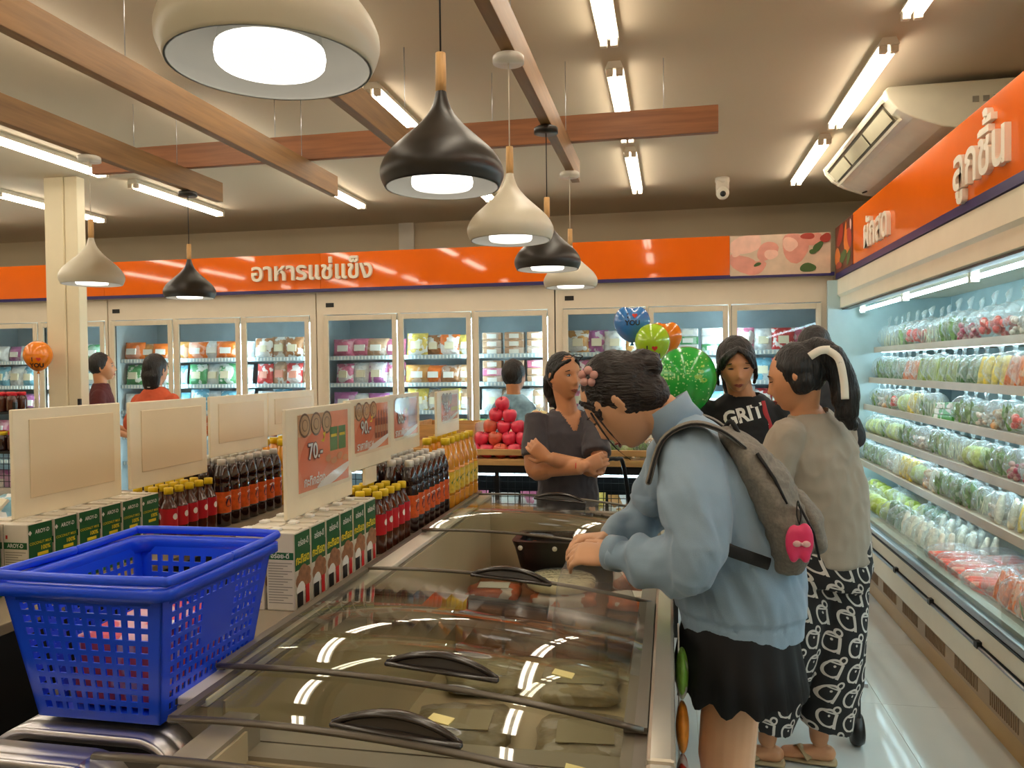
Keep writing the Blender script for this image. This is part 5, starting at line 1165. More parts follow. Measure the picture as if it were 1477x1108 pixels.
def hand(b, W, F, N_, L=.17, side=1, curl=.4, spread=.10, r=.0082):
    """W wrist; F finger direction; N_ back-of-hand normal; side +1: thumb towards N_ x F"""
    F = F.normalized(); N_ = (N_ - N_.dot(F) * F).normalized(); S = N_.cross(F) * side
    b.tube([W, W + F * .03, W + F * .06, W + F * .085], [(.025, .018), (.034, .016), (.038, .0145), (.036, .012)], 14, side=S, round_=True)
    for i, (o, l) in enumerate(((.029, .068), (.010, .077), (-.010, .071), (-.029, .056))):
        p = W + F * .075 + S * o; d = (F + S * o * spread * 12).normalized(); pts = [p - d * .02, p]; a = 0
        for j, q in enumerate((.42, .32, .26)):
            a += curl * (1 + .25 * i * .3); dd = d * math.cos(a) - N_ * math.sin(a); pts.append(pts[-1] + dd * l * q)
        b.tube(pts, [r * 1.1, r * 1.08, r, r * .92, r * .8], 8, round_=True)
    p = W + F * .022 + S * .022; d = (F * .6 + S * .8 - N_ * .3).normalized(); d2 = (F * .9 + S * .35 - N_ * .45).normalized()
    b.tube([p - d * .01, p + d * .035, p + d * .035 + d2 * .028, p + d * .035 + d2 * .052], [.013, .0115, .0098, .0085], 8, round_=True)
def HM(c, fwd, up=(0, 0, 1), tilt=0):
    """head matrix: centre, facing direction, up hint"""
    f = V(fwd).normalized(); u = V(up); x = f.cross(u).normalized(); u = x.cross(f)
    m = Matrix((( x.x, f.x, u.x, c[0]), (x.y, f.y, u.y, c[1]), (x.z, f.z, u.z, c[2]), (0, 0, 0, 1)))
    return m @ Matrix.Rotation(tilt, 4, 'Y')
def strands(b, M, lines, r):
    for l in lines: b.tube([M @ V(p) for p in catmull(l, 4)], r if isinstance(r, (tuple, float)) else [r[min(int(i / (4 * (len(l) - 1) + 1e-6) * len(r)), len(r) - 1)] for i in range(4 * (len(l) - 1) + 1)], 8, round_=True)
def folds(amp, sc, seed=0, zs=1.0):
    o = V((seed * 3.1, seed * 1.7, 0))
    def f(co, n):
        p = V((co.x * sc, co.y * sc, co.z * sc * zs)) + o
        return amp * noise.noise(p) + amp * .5 * (1 - abs(noise.noise(p * 2.1)) * 2)
    return f
def onto_mesh(o, names=None):
    from mathutils.bvhtree import BVHTree
    me = o.data; return BVHTree.FromPolygons([v.co for v in me.vertices], [tuple(p.vertices) for p in me.polygons])

# ---- woman with crossed arms, grey V-neck shirt -------------------------------------------------
def person1():
    t = thing('person', 'person in dark grey V-neck shirt with arms crossed, glasses on her head', 'person', (-.50, 3.92, 0))
    O = V((-.50, 3.92, 0)); P = lambda x, y, z: V((x, y, z)) - O
    fwd = V((.62, -.66, -.06)); M = HM(P(-.515, 3.90, 1.452), fwd)
    up = V((0, 0, 1)); lat = V((.80, .60, 0))                 # shoulder line, her left towards the fruit stand
    C = P(-.51, 3.94, 0)
    shA = C + V((-.145, -.06, 1.235)); shB = C + V((.135, .0, 1.24))
    b = MB(); head(b, M)
    b.tube([C + V((.0, 0, 1.18)), C + V((.005, -.01, 1.28)), M @ V((0, -.025, -.03))], [(.065, .058), (.050, .052), (.052, .056)], 20)
    b.tube([C + V((0, 0, .80)), C + V((0, 0, 1.0)), C + V((0, 0, 1.15)), C + V((0, 0, 1.245)), C + V((0, 0, 1.285))], [(.12, .08), (.125, .085), (.15, .088), (.125, .065), (.055, .05)], 24, side=V((1, .2, 0)), round_=True)
    # arms: her right (screen left) and left (screen right) folded across
    e1 = P(-.652, 3.80, .995); w1 = P(-.415, 3.69, 1.03); e2 = P(-.345, 3.78, 1.01); w2 = P(-.555, 3.69, 1.065)
    b.tube(catmull([shA, (shA + e1) / 2 + V((-.012, 0, 0)), e1, e1 + (w1 - e1) * .35, w1, w1 + V((.02, .01, .004))], 4), [(.047, .047)] * 6 + [(.045, .045)] * 6 + [(.038, .038)] * 5 + [(.028, .026)] * 4, 14, round_=True)
    b.tube(catmull([shB, (shB + e2) / 2 + V((.014, 0, 0)), e2, e2 + (w2 - e2) * .35, w2, w2 + V((-.02, .01, .004))], 4), [(.043, .043)] * 6 + [(.040, .04)] * 6 + [(.034, .034)] * 5 + [(.026, .024)] * 4, 14, round_=True)
    hand(b, w1 + V((.01, .0, .0)), V((.75, .35, .25)), V((.3, -1, .1)), side=-1, curl=.25)
    hand(b, w2 + V((-.01, -.005, .0)), V((-.62, .12, .45)), V((-.2, -1, .1)), side=1, curl=.3)
    for s in (-1, 1):
        h = C + V((s * .075, 0, .80)); b.tube([h, h + V((s * .01, 0, -.36)), h + V((s * .01, .02, -.72))], [.075, .052, .034], 14, round_=True); b.tube([h + V((s * .01, .03, -.765)), h + V((s * .02, -.12, -.772))], [(.035, .03), (.038, .02)], 12, round_=True)
    body = remesh('body', b, SK1, .0052, t)
    face_parts(t, M, True)
    g = MB()
    g.tube([C + V((0, .0, .80)), C + V((0, 0, .95)), C + V((0, -.0, 1.08)), C + V((0, 0, 1.17)), C + V((0, 0, 1.235)), C + V((0, .0, 1.282))], [(.155, .108), (.148, .105), (.162, .112), (.172, .105), (.140, .08), (.075, .062)], 28, side=V((1, .2, 0)))
    for sh, e in ((shA, e1), (shB, e2)):
        d = (e - sh); g.tube([sh + V((0, 0, .0)) - d * .1, sh + d * .3, sh + d * .72], [.058, .063, .070], 18, round_=False)
    vf = V((.45, -.80, 0)).normalized()
    def cut(c):
        q = c - (C + V((0, 0, 1.29))); f_ = q.dot(vf); s_ = abs(q.dot(V((vf.y, -vf.x, 0))))
        return (f_ > .02 and q.z > -.105 and s_ < .052 * (1 + q.z / .105) + .008) or (q.z > -.014 and math.hypot(q.x, q.y) < .066)
    remesh('shirt', g, mat('dark_grey_cotton', (72, 68, 74), .85, sheen=.2, var=.06, bump=.1, bscale=400), .007, t, 3, cut, folds(.006, 14, 1, .7))
    g = MB(); g.tube([C + V((0, 0, .84)), C + V((0, 0, .72))], [(.15, .105), (.155, .11)], 24, side=V((1, .2, 0)))
    for s in (-1, 1):
        h = C + V((s * .078, 0, .76)); g.tube([h, h + V((s * .01, 0, -.33)), h + V((s * .01, .02, -.66))], [.088, .068, .058], 16)
    remesh('trousers', g, mat('black_trousers', (30, 28, 30), .8), .009, t, 3, None, folds(.006, 12, 2, .5))
    g = MB()
    g.ell((0, -.022, .022), (.080, .092, .100), 26, 18, M=M); strands(g, M, [[(-.02, .066, .084), (-.062, .03, .045), (-.075, -.02, -.02)], [(.02, .066, .084), (.062, .03, .045), (.075, -.02, -.02)]], .009)
    g.tube([M @ V(p) for p in catmull([(0, -.09, .02), (-.01, -.125, -.01), (-.02, -.14, -.07), (-.03, -.13, -.13), (-.035, -.11, -.17)], 4)], [.032] * 5 + [.042] * 6 + [.034] * 4 + [.012] * 2, 14, round_=True)
    remesh('hair', g, HAIR, .006, t, 2, None, folds(.003, 60, 3, .3))
    m = MB()
    for s in (-1, 1):
        c = V((s * .033, .052, .104)); m.tube([M @ (c + V((.026 * math.cos(a), .012 + .02 * math.sin(a) * .9, .012 * math.sin(a) * -.6 + .0))) for a in [i * PI / 7 for i in range(15)]], .0019, 6)
        m.tube([M @ V((s * .058, .064, .104)), M @ V((s * .078, .01, .075)), M @ V((s * .079, -.03, .05))], .0018, 6)
    m.tube([M @ V((-.008, .066, .106)), M @ V((.008, .066, .106))], .0018, 6); m.build('spectacles', M_ink, t)
    MB().tube([w1 + V((-.02, -.026, .02)), w1 + V((-.02, -.032, -.0)), w1 + V((-.02, -.02, -.025))], .0025, 6).build('red_wristband', M_red, t)
person1()

# ---- girl in blue denim shirt bending over the freezer -------------------------------------------
def person2():
    t = thing('person', 'person in blue denim shirt and black skirt bending over the freezer, hair clipped up', 'person', (.15, 2.05, 0))
    O = V((.15, 2.05, 0)); P = lambda x, y, z: V((x, y, z)) - O
    fwd = V((-.60, .16, -.78)); M = HM(P(-.125, 2.02, 1.412), fwd, (-.79, .1, .61))
    b = MB(); head(b, M)
    b.tube([P(.035, 2.03, 1.315), P(-.005, 2.025, 1.365), M @ V((0, -.035, -.045)), M @ V((0, -.01, -.0))], [(.062, .06), (.054, .054), (.052, .056), (.05, .06)], 20, side=V((0, 1, 0)))
    b.tube([P(.15, 2.04, .80), P(.13, 2.04, 1.0), P(.085, 2.035, 1.20), P(.04, 2.03, 1.32)], [(.13, .09), (.13, .09), (.15, .09), (.08, .06)], 20, side=V((0, 1, 0)), round_=True)
    # near arm (towards the camera) and far arm
    s1, e1, w1 = P(.05, 1.885, 1.25), P(.04, 1.79, 1.045), P(-.145, 1.93, 1.035)
    s2, e2, w2 = P(.03, 2.19, 1.28), P(-.08, 2.30, 1.05), P(-.17, 2.17, 1.03)
    for s_, e_, w_ in ((s1, e1, w1), (s2, e2, w2)):
        b.tube([s_, (s_ + e_) / 2, e_, (e_ + w_) / 2, w_], [.045, .042, .038, .032, .023], 14, round_=True)
    hand(b, w1 + V((.005, 0, 0)), V((-.95, .15, .05)), V((0, -.55, .8)), side=-1, curl=.42, r=.0078)
    hand(b, w2, V((-.9, -.3, .0)), V((0, .2, 1)), side=1, curl=.45, r=.0078)
    for x, y, k in ((.125, 1.965, -.0), (.15, 2.12, .02)):
        h = P(x + .02, y, .80); b.tube([h, P(x, y, .55), P(x + .005, y, .45), P(x + .03, y, .30), P(x + .035, y, .08)], [(.070, .072), (.066, .066), (.053, .053), (.057, .055), (.036, .036)], 18, side=V((1, 0, 0)), round_=True)
        b.tube([P(x + .05, y, .045), P(x - .02, y, .035), P(x - .13, y, .025)], [(.034, .036), (.038, .03), (.04, .018)], 14, side=V((0, 1, 0)), round_=True)
    remesh('body', b, SK2, .005, t)
    face_parts(t, M, False)
    # loose shirt
    g = MB()
    tor = catmull([(.168, 2.03, .835), (.166, 2.03, .95), (.14, 2.03, 1.08), (.105, 2.03, 1.19), (.068, 2.03, 1.272), (.038, 2.03, 1.328), (.008, 2.026, 1.362)], 4)
    rad = catmull([(.150, .160), (.158, .172), (.150, .180), (.125, .190), (.098, .180), (.068, .110), (.056, .066)], 4)
    g.tube([P(*p) for p in tor], [(r_[1], r_[0]) for r_ in rad], 30, side=V((0, 1, 0)))
    g.tube([P(.045, 1.90, 1.285), P(.05, 1.83, 1.19), P(.055, 1.80, 1.09), P(.045, 1.80, 1.055)], [(.074, .080), (.078, .080), (.086, .076), (.082, .066)], 22, side=V((0, 1, 0)), round_=True)
    g.tube([P(.045, 1.80, 1.065), P(-.01, 1.84, 1.045), P(-.07, 1.885, 1.04), P(-.115, 1.915, 1.042), P(-.137, 1.925, 1.045)], [(.075, .070), (.073, .068), (.058, .058), (.044, .046), (.041, .043)], 20, side=V((0, 0, 1)))
    g.tube([P(.03, 2.16, 1.27), P(-.03, 2.26, 1.12), P(-.08, 2.29, 1.06), P(-.15, 2.19, 1.03)], [.085, .085, .07, .04], 20, round_=True)
    def dsp(c, n):
        w = c + O; q_ = V((w.x * 15 + w.z * 6, w.y * 9, w.z * 3.5)); f1 = .012 * noise.noise(q_) + .010 * (abs(noise.noise(q_ * 1.4 + V((5, 2, 1)))) - .25) + .004 * noise.noise(V((w.x * 40 + w.z * 20, w.y * 30, w.z * 12)))
        if w.x < .0 and w.z < 1.14: f1 = .009 * math.sin(w.x * 62 + 3 * noise.noise(w * 9)) + .004 * noise.noise(w * 30)
        if w.z < .885 and w.x > 0 : f1 = f1 * .4 - .004
        if abs(w.z - .888) < .007 and w.x > .0 : f1 -= .005
        return f1
    m_den = mat('washed_blue_denim', (148, 174, 196), .8, sheen=.25, var=.07, scale=9, bump=.12, bscale=500)
    remesh('shirt', g, m_den, .0065, t, 2, None, dsp)
    g = MB()   # stand-up collar and cuff
    R_ = []
    for k, (c, ra) in enumerate(((P(.022, 2.028, 1.340), .066), (P(.0, 2.024, 1.372), .060), (P(-.016, 2.022, 1.400), .062))):
        ax_ = (P(-.02, 2.02, 1.41) - P(.02, 2.03, 1.35)).normalized(); a_ = V((0, 1, 0)); b_ = ax_.cross(a_); R_.append([c + a_ * ra * math.cos(q) + b_ * ra * math.sin(q) for q in [i * PI / 12 for i in range(24)]])
    g.rings(R_, 0, True, False); o = g.build('collar', m_den, t); s = o.modifiers.new('s', 'SOLIDIFY'); s.thickness = .005; s.offset = 1
    g = MB(); g.tube([P(-.120, 1.918, 1.045), P(-.150, 1.934, 1.045)], [(.043, .046), (.043, .046)], 20, side=V((0, 0, 1))); g.build('cuff', m_den, t)
    # skirt with pleats
    g = MB(); R_ = []; n_ = 96
    for k, (z, rx, ry) in enumerate(((.90, .120, .14), (.84, .138, .165), (.78, .148, .185), (.71, .158, .205))):
        R_.append([P(.16, 2.03, 0) + V((rx * math.cos(2 * PI * i / n_) * (1 + .035 * k / 3 * math.sin(i * 2 * PI / 6)), ry * math.sin(2 * PI * i / n_) * (1 + .035 * k / 3 * math.sin(i * 2 * PI / 6)), z + (.012 * math.sin(i * .9) if k == 3 else 0))) for i in range(n_)])
    g.rings(R_, 0, True, False); o = g.build('skirt', mat('black_pleated_cloth', (14, 13, 15), .8), t); s = o.modifiers.new('s', 'SOLIDIFY'); s.thickness = .004
    # hair, bun and scrunchie
    g = MB(); g.ell((0, -.026, .022), (.083, .092, .102), 28, 20, M=M)
    strands(g, M, [[(-.055, .055, .07), (-.072, .045, .03), (-.070, .05, .0)], [(.055, .055, .07), (.072, .045, .03), (.072, .05, .0)]], .006); g.ell((0, -.058, -.045), (.064, .052, .055), 16, 12, M=M)
    bun = M @ V((0, -.106, .008))
    for i in range(7): a = i * .9; g.ell(bun + V((.020 * math.cos(a), .016 * math.sin(a * 1.3), .016 * math.sin(a))), (.03, .03, .026), 12, 9)
    remesh('hair', g, HAIR2, .0055, t, 2, None, folds(.0035, 55, 5, .5))
    g = MB(); strands(g, M, [[(-.070, .055, .03), (-.078, .070, -.02), (-.068, .085, -.07), (-.050, .09, -.115)], [(-.071, .05, .02), (-.077, .06, -.03), (-.07, .07, -.075)]], [.0026, .0020, .0008])
    g.build('loose_locks', HAIR2, t)['kind'] = 'stuff'
    g = MB(); c1 = (M @ V((0, -.078, .008))); ax_ = (bun - c1).normalized(); a_ = ax_.orthogonal().normalized(); b_ = ax_.cross(a_)
    g.tube([c1 + a_ * .036 * math.cos(q) + b_ * .036 * math.sin(q) for q in [i * PI / 10 for i in range(21)]], .006, 8); g.build('silver_hair_tie', mat('silver_tie', (190, 180, 178), .3, .5), t)
    g = MB(); c1 = P(-.200, 1.955, 1.474)
    for i in range(5): a = i * 1.256; g.ell(c1 + (M.to_3x3() @ V((.0, .016 * math.cos(a), .016 * math.sin(a)))), (.011, .011, .011), 10, 8)
    g.build('pink_hair_clip', mat('pearl_pink', (214, 160, 150), .25), t)
    return t
person2()
# ---- backpack
bp = thing('backpack', 'grey backpack hanging low on the back of the person in blue', 'backpack', (.20, 2.0, 1.0))
m_bp = mat('grey_melange_fabric', (128, 122, 112), .85, var=.16, scale=140, bump=.15, bscale=300); m_bpd = mat('black_lining', (24, 23, 24), .7)
bp0 = V((.20, 2.0, 1.0)); BP = lambda x, y, z: V((x, y, z)) - bp0
g = MB()
g.tube([BP(.135, 1.97, 1.325), BP(.170, 1.965, 1.285), BP(.212, 1.965, 1.225), BP(.248, 1.965, 1.155), BP(.268, 1.965, 1.09), BP(.262, 1.965, 1.055)], [(.085, .024), (.125, .042), (.138, .056), (.145, .066), (.142, .066), (.12, .05)], 26, side=V((0, 1, 0)), round_=True)
remesh('bag_body', g, m_bp, .007, bp, 2, None, folds(.010, 13, 8))
g = MB(); g.tube([BP(.285, 1.93, 1.19), BP(.315, 1.93, 1.14), BP(.325, 1.93, 1.09)], [(.05, .02), (.075, .026), (.07, .026)], 18, side=V((0, 1, 0)), round_=True); remesh('front_pocket', g, m_bp, .007, bp, 2, None, folds(.005, 16, 9))
g = MB(); g.tube([BP(.190, 1.850, 1.30), BP(.225, 1.838, 1.245), BP(.250, 1.832, 1.19)], [(.004, .008)] * 3, 8); g.build('zip', m_bpd, bp)
g = MB(); g.tube([BP(.275, 1.83, 1.19), BP(.305, 1.825, 1.13), BP(.318, 1.83, 1.07)], [(.003, .010)] * 3, 8); g.build('black_gusset', m_bpd, bp)
for yy, nm in ((1.855, 'shoulder_strap'), (2.185, 'shoulder_strap')):
    sd = -1 if yy < 2 else 1
    pts = [BP(.165, yy + .03 * -sd, 1.31), BP(.11, yy, 1.352), BP(.045, yy + .01 * -sd, 1.365), BP(-.020, yy + .02 * -sd, 1.325), BP(-.052, yy, 1.23)]
    g = MB(); g.tube(catmull(pts, 5), (.030, .007), 12, side=V((0, 1, 0)), round_=True); g.build(nm, m_bp, bp)
    g = MB(); g.tube([p + V((0, -.0305 * 1, .001)) for p in [V(q) for q in catmull(pts, 5)]], .003, 6); g.build('black_piping', m_bpd, bp)
g = MB(); g.tube([BP(.06, 1.775, 1.125), BP(.13, 1.79, 1.09), BP(.215, 1.85, 1.05)], [(.014, .003)] * 3, 8, side=V((0, 0, 1))); g.build('webbing_strap', m_bpd, bp)
g = MB(); g.tube(catmull([BP(.125, 1.97, 1.34), BP(.14, 1.95, 1.365), BP(.16, 1.95, 1.33)], 5), .006, 8); g.build('grab_loop', m_bpd, bp)
# plain pink charm (a simple rounded fob with a bow)
ch = thing('bag_charm', 'pink rubbery charm with pale bow hanging from the grey backpack', 'charm', (.272, 1.80, 1.085)); ch.scale = (.88, .88, .88)
m_pk2 = mat('pink_rubber', (232, 62, 112), .35); g = MB()
for x, z, rx, rz in ((-.012, .03, .022, .045), (.012, .035, .022, .045), (0, .05, .024, .022), (-.014, -.0, .012, .02), (.014, .0, .012, .02)): g.ell((x, 0, z), (rx, .013, rz), 16, 10)
remesh('fob', g, m_pk2, .0035, ch, 2)
g = MB(); g.ell((-.008, -.014, .03), (.010, .004, .008), 10, 8); g.ell((.014, -.014, .03), (.010, .004, .008), 10, 8); g.ell((.003, -.015, .03), (.004, .004, .004), 8, 6); g.build('pale_bow', mat('pale_pink', (236, 190, 190), .4), ch)
g = MB(); g.tube(catmull([(0, 0, .075), (-.006, 0, .10), (-.004, -.004, .135), (.004, 0, .10), (0, 0, .075)], 5), .0016, 6); g.build('cord_loop', M_ink, ch)
# clear bag in her hand
cb = thing('clear_plastic_bag', 'thin clear plastic bag held open in the hand over the freezer', 'plastic bag', (-.215, 1.99, .985)); g = MB(); R_ = []
for k in range(9):
    q = k / 8; z = .055 - q * .22; r = .020 + .075 * math.sin(min(1, q * 1.25) * PI / 2) ** .8 - (.03 * max(0, q - .75) * 4)
    R_.append([V((r * 1.1 * math.cos(a) * (1 + .16 * math.sin(3 * a + q * 2)) + .02 * q, r * .55 * math.sin(a) * (1 + .2 * math.sin(5 * a + q * 4)), z + .008 * math.sin(4 * a))) for a in [2 * PI * i / 36 for i in range(36)]])
g.rings(R_, 0, True, False); g.build('film', film('bag_clear', (.94, .93, .92), 1.4, .12, base=.16, haze=(.95, .9, .86), bump=.8, bscale=30), cb)
g = MB(); g.ell((.0, 0, -.145), (.06, .03, .02), 14, 8); g.build('bag_bottom_fold', film('bag_clear', (1, 1, 1)), cb)

# ---- woman in the black GRIT shirt ------------------------------------------------------------------
def person3():
    t = thing('person', 'person in black GRIT shirt with red shoulder strap, looking down', 'person', (.31, 3.74, 0))
    O = V((.31, 3.74, 0)); P = lambda x, y, z: V((x, y, z)) - O; C = P(.325, 3.76, 0)
    M = HM(P(.290, 3.68, 1.495), (.04, -1, -.30), tilt=.04)
    b = MB(); head(b, M, w=1.06)
    b.tube([C + V((0, 0, 1.24)), C + V((-.01, -.02, 1.36)), M @ V((0, -.03, -.03))], [(.075, .06), (.055, .055), (.056, .058)], 20)
    b.tube([C + V((0, 0, .8)), C + V((0, 0, 1.1)), C + V((0, 0, 1.3)), C + V((0, 0, 1.35))], [(.13, .09), (.14, .09), (.14, .07), (.06, .05)], 22, side=V((1, 0, 0)), round_=True)
    for s in (-1, 1):
        sh, e, w = C + V((s * .175, 0, 1.265)), C + V((s * .22, -.03, 1.02)), C + V((s * .10, -.20, 1.0))
        b.tube([sh, (sh + e) / 2, e, (e + w) / 2, w], [.045, .042, .036, .032, .024], 14, round_=True); hand(b, w, V((-s * .8, -.5, .15)), V((0, -.3, 1)), side=s, curl=.4)
        h = C + V((s * .08, 0, .8)); b.tube([h, h + V((0, 0, -.38)), h + V((0, .02, -.74))], [.08, .052, .034], 14, round_=True); b.tube([h + V((0, .03, -.768)), h + V((0, -.13, -.775))], [(.034, .028), (.038, .02)], 12, round_=True)
    remesh('body', b, SK1, .0052, t); face_parts(t, M, False)
    g = MB(); g.tube([C + V((0, 0, .78)), C + V((0, 0, .95)), C + V((0, 0, 1.12)), C + V((0, 0, 1.24)), C + V((0, 0, 1.31)), C + V((0, -.008, 1.368))], [(.17, .12), (.172, .12), (.186, .118), (.195, .108), (.155, .085), (.078, .066)], 28, side=V((1, 0, 0)))
    for s in (-1, 1): g.tube([C + V((s * .15, 0, 1.275)), C + V((s * .20, -.01, 1.18)), C + V((s * .225, -.02, 1.06))], [.062, .066, .072], 18, round_=True)
    cut = lambda c: (c.z > 1.352 and math.hypot(c.x - C.x, c.y - C.y + .01) < .07)
    sh_ = remesh('shirt', g, mat('black_cotton', (20, 19, 20), .85, sheen=.1), .007, t, 3, cut, folds(.005, 12, 11))
    bv = onto_mesh(sh_)
    def on(x, z, d=.002):
        h = bv.ray_cast(V((x, -1, z)), V((0, 1, 0))); return h[0] - V((0, d, 0)) if h[0] else V((x, -.12, z))
    p = MB(); cx, cz = P(.318, 0, 1.272).x, 1.272; rz = .26; cr, sr = math.cos(rz), math.sin(rz)
    vs_, fs_ = textgeo('GRIT', .088, bold=.035); p.add([on(cx + (x * .92) * cr - y * sr, cz + (x * .92) * sr + y * cr) for x, y, z in vs_], fs_, 0)
    for k in range(2): p.add([on(cx + u * cr - v * sr, cz + u * sr + v * cr) for u, v in ((-.05, -.052 - k * .016), (.10, -.052 - k * .016), (.10, -.048 - k * .016), (-.05, -.048 - k * .016))], [(0, 1, 2, 3)], 0)
    p.build('printed_lettering', M_wht, t)
    g = MB(); g.tube([on(P(.404, 0, 0).x, 1.335, .002), on(P(.415, 0, 0).x, 1.28, .003), on(P(.44, 0, 0).x, 1.20, .004), on(P(.47, 0, 0).x, 1.10, .004), on(P(.49, 0, 0).x, .95, .004)], (.011, .002), 8, side=V((1, 0, 0))); g.build('red_strap', mat('red_strap', (170, 40, 48), .6), t)
    g = MB(); g.tube([C + V((0, 0, .84)), C + V((0, 0, .72))], [(.15, .11), (.155, .115)], 24, side=V((1, 0, 0)))
    for s in (-1, 1): h = C + V((s * .08, 0, .76)); g.tube([h, h + V((0, 0, -.33)), h + V((0, .02, -.67))], [.09, .07, .058], 16)
    remesh('trousers', g, mat('black_trousers', (30, 28, 30), .8), .010, t, 3)
    g = MB(); g.ell((0, -.026, .026), (.087, .095, .104), 28, 20, M=M)
    strands(g, M, [[(.0, .068, .098), (s * .05, .065, .07), (s * .078, .03, .0), (s * .083, .01, -.06)] for s in (-1, 1)] + [[(.0, .06, .10), (s * .06, .05, .06), (s * .084, .0, -.02), (s * .080, -.02, -.09)] for s in (-1, 1)] + [[(.0, .07, .095), (s * .025, .082, .075), (s * .05, .074, .045), (s * .068, .05, .0)] for s in (-1, 1)], .0085)
    g.tube([M @ V((0, -.08, .02)), M @ V((0, -.09, -.06)), M @ V((0, -.08, -.14))], [(.06, .04), (.065, .035), (.05, .03)], 16, round_=True)
    remesh('hair', g, HAIR, .006, t, 2, None, folds(.003, 55, 6, .4))
person3()

# ---- woman with the ribbon, grey T-shirt and patterned trousers ----------------------------------------
def pattern_mat():
    m, nt, p = newmat('black_white_monogram'); N = nt.nodes; L = nt.links
    uv = N.new('ShaderNodeUVMap'); mp = N.new('ShaderNodeMapping'); L.new(uv.outputs[0], mp.inputs[0])
    sp = N.new('ShaderNodeSeparateXYZ'); L.new(mp.outputs[0], sp.inputs[0])
    def mth(op, a, b=None, c=None):
        n = N.new('ShaderNodeMath'); n.operation = op
        for i, q in enumerate((a, b, c)):
            if q is None: continue
            if isinstance(q, (int, float)): n.inputs[i].default_value = q
            else: L.new(q, n.inputs[i])
        return n.outputs[0]
    u0, v0 = sp.outputs[0], sp.outputs[1]
    sx, sy = 12.5, 10.5
    row = mth('FLOOR', mth('MULTIPLY', v0, sy)); sh = mth('MULTIPLY', row, .38)
    u = mth('SUBTRACT', mth('FRACT', mth('ADD', mth('MULTIPLY', u0, sx), sh)), .5); v = mth('SUBTRACT', mth('FRACT', mth('MULTIPLY', v0, sy)), .5)
    def ring(cx, cy, r, w, ay=1.):
        dx = mth('SUBTRACT', u, cx); dy = mth('MULTIPLY', mth('SUBTRACT', v, cy), ay); d = mth('SQRT', mth('ADD', mth('MULTIPLY', dx, dx), mth('MULTIPLY', dy, dy)))
        return mth('LESS_THAN', mth('ABSOLUTE', mth('SUBTRACT', d, r)), w), d
    r1, _ = ring(.20, .30, .13, .04); r2, d2 = ring(-.02, -.12, .34, .045, .95)
    half = mth('LESS_THAN', u, .22); r2 = mth('MULTIPLY', r2, half)
    bar = mth('MULTIPLY', mth('LESS_THAN', mth('ABSOLUTE', mth('SUBTRACT', u, .26)), .06), mth('LESS_THAN', v, .14))
    _, d3 = ring(-.02, -.02, .1, .1); dot = mth('LESS_THAN', d3, .05)
    bar2 = mth('MULTIPLY', mth('LESS_THAN', mth('ABSOLUTE', mth('SUBTRACT', v, .12)), .03), mth('LESS_THAN', mth('ABSOLUTE', u), .26))
    tot = mth('MAXIMUM', mth('MAXIMUM', r1, r2), mth('MAXIMUM', mth('MAXIMUM', bar, dot), bar2))
    mx = N.new('ShaderNodeMix'); mx.data_type = 'RGBA'; L.new(tot, mx.inputs[0]); mx.inputs[6].default_value = (.008, .007, .007, 1); mx.inputs[7].default_value = (.62, .56, .5, 1)
    L.new(mx.outputs[2], p.inputs['Base Color']); p.inputs['Roughness'].default_value = .75; return m
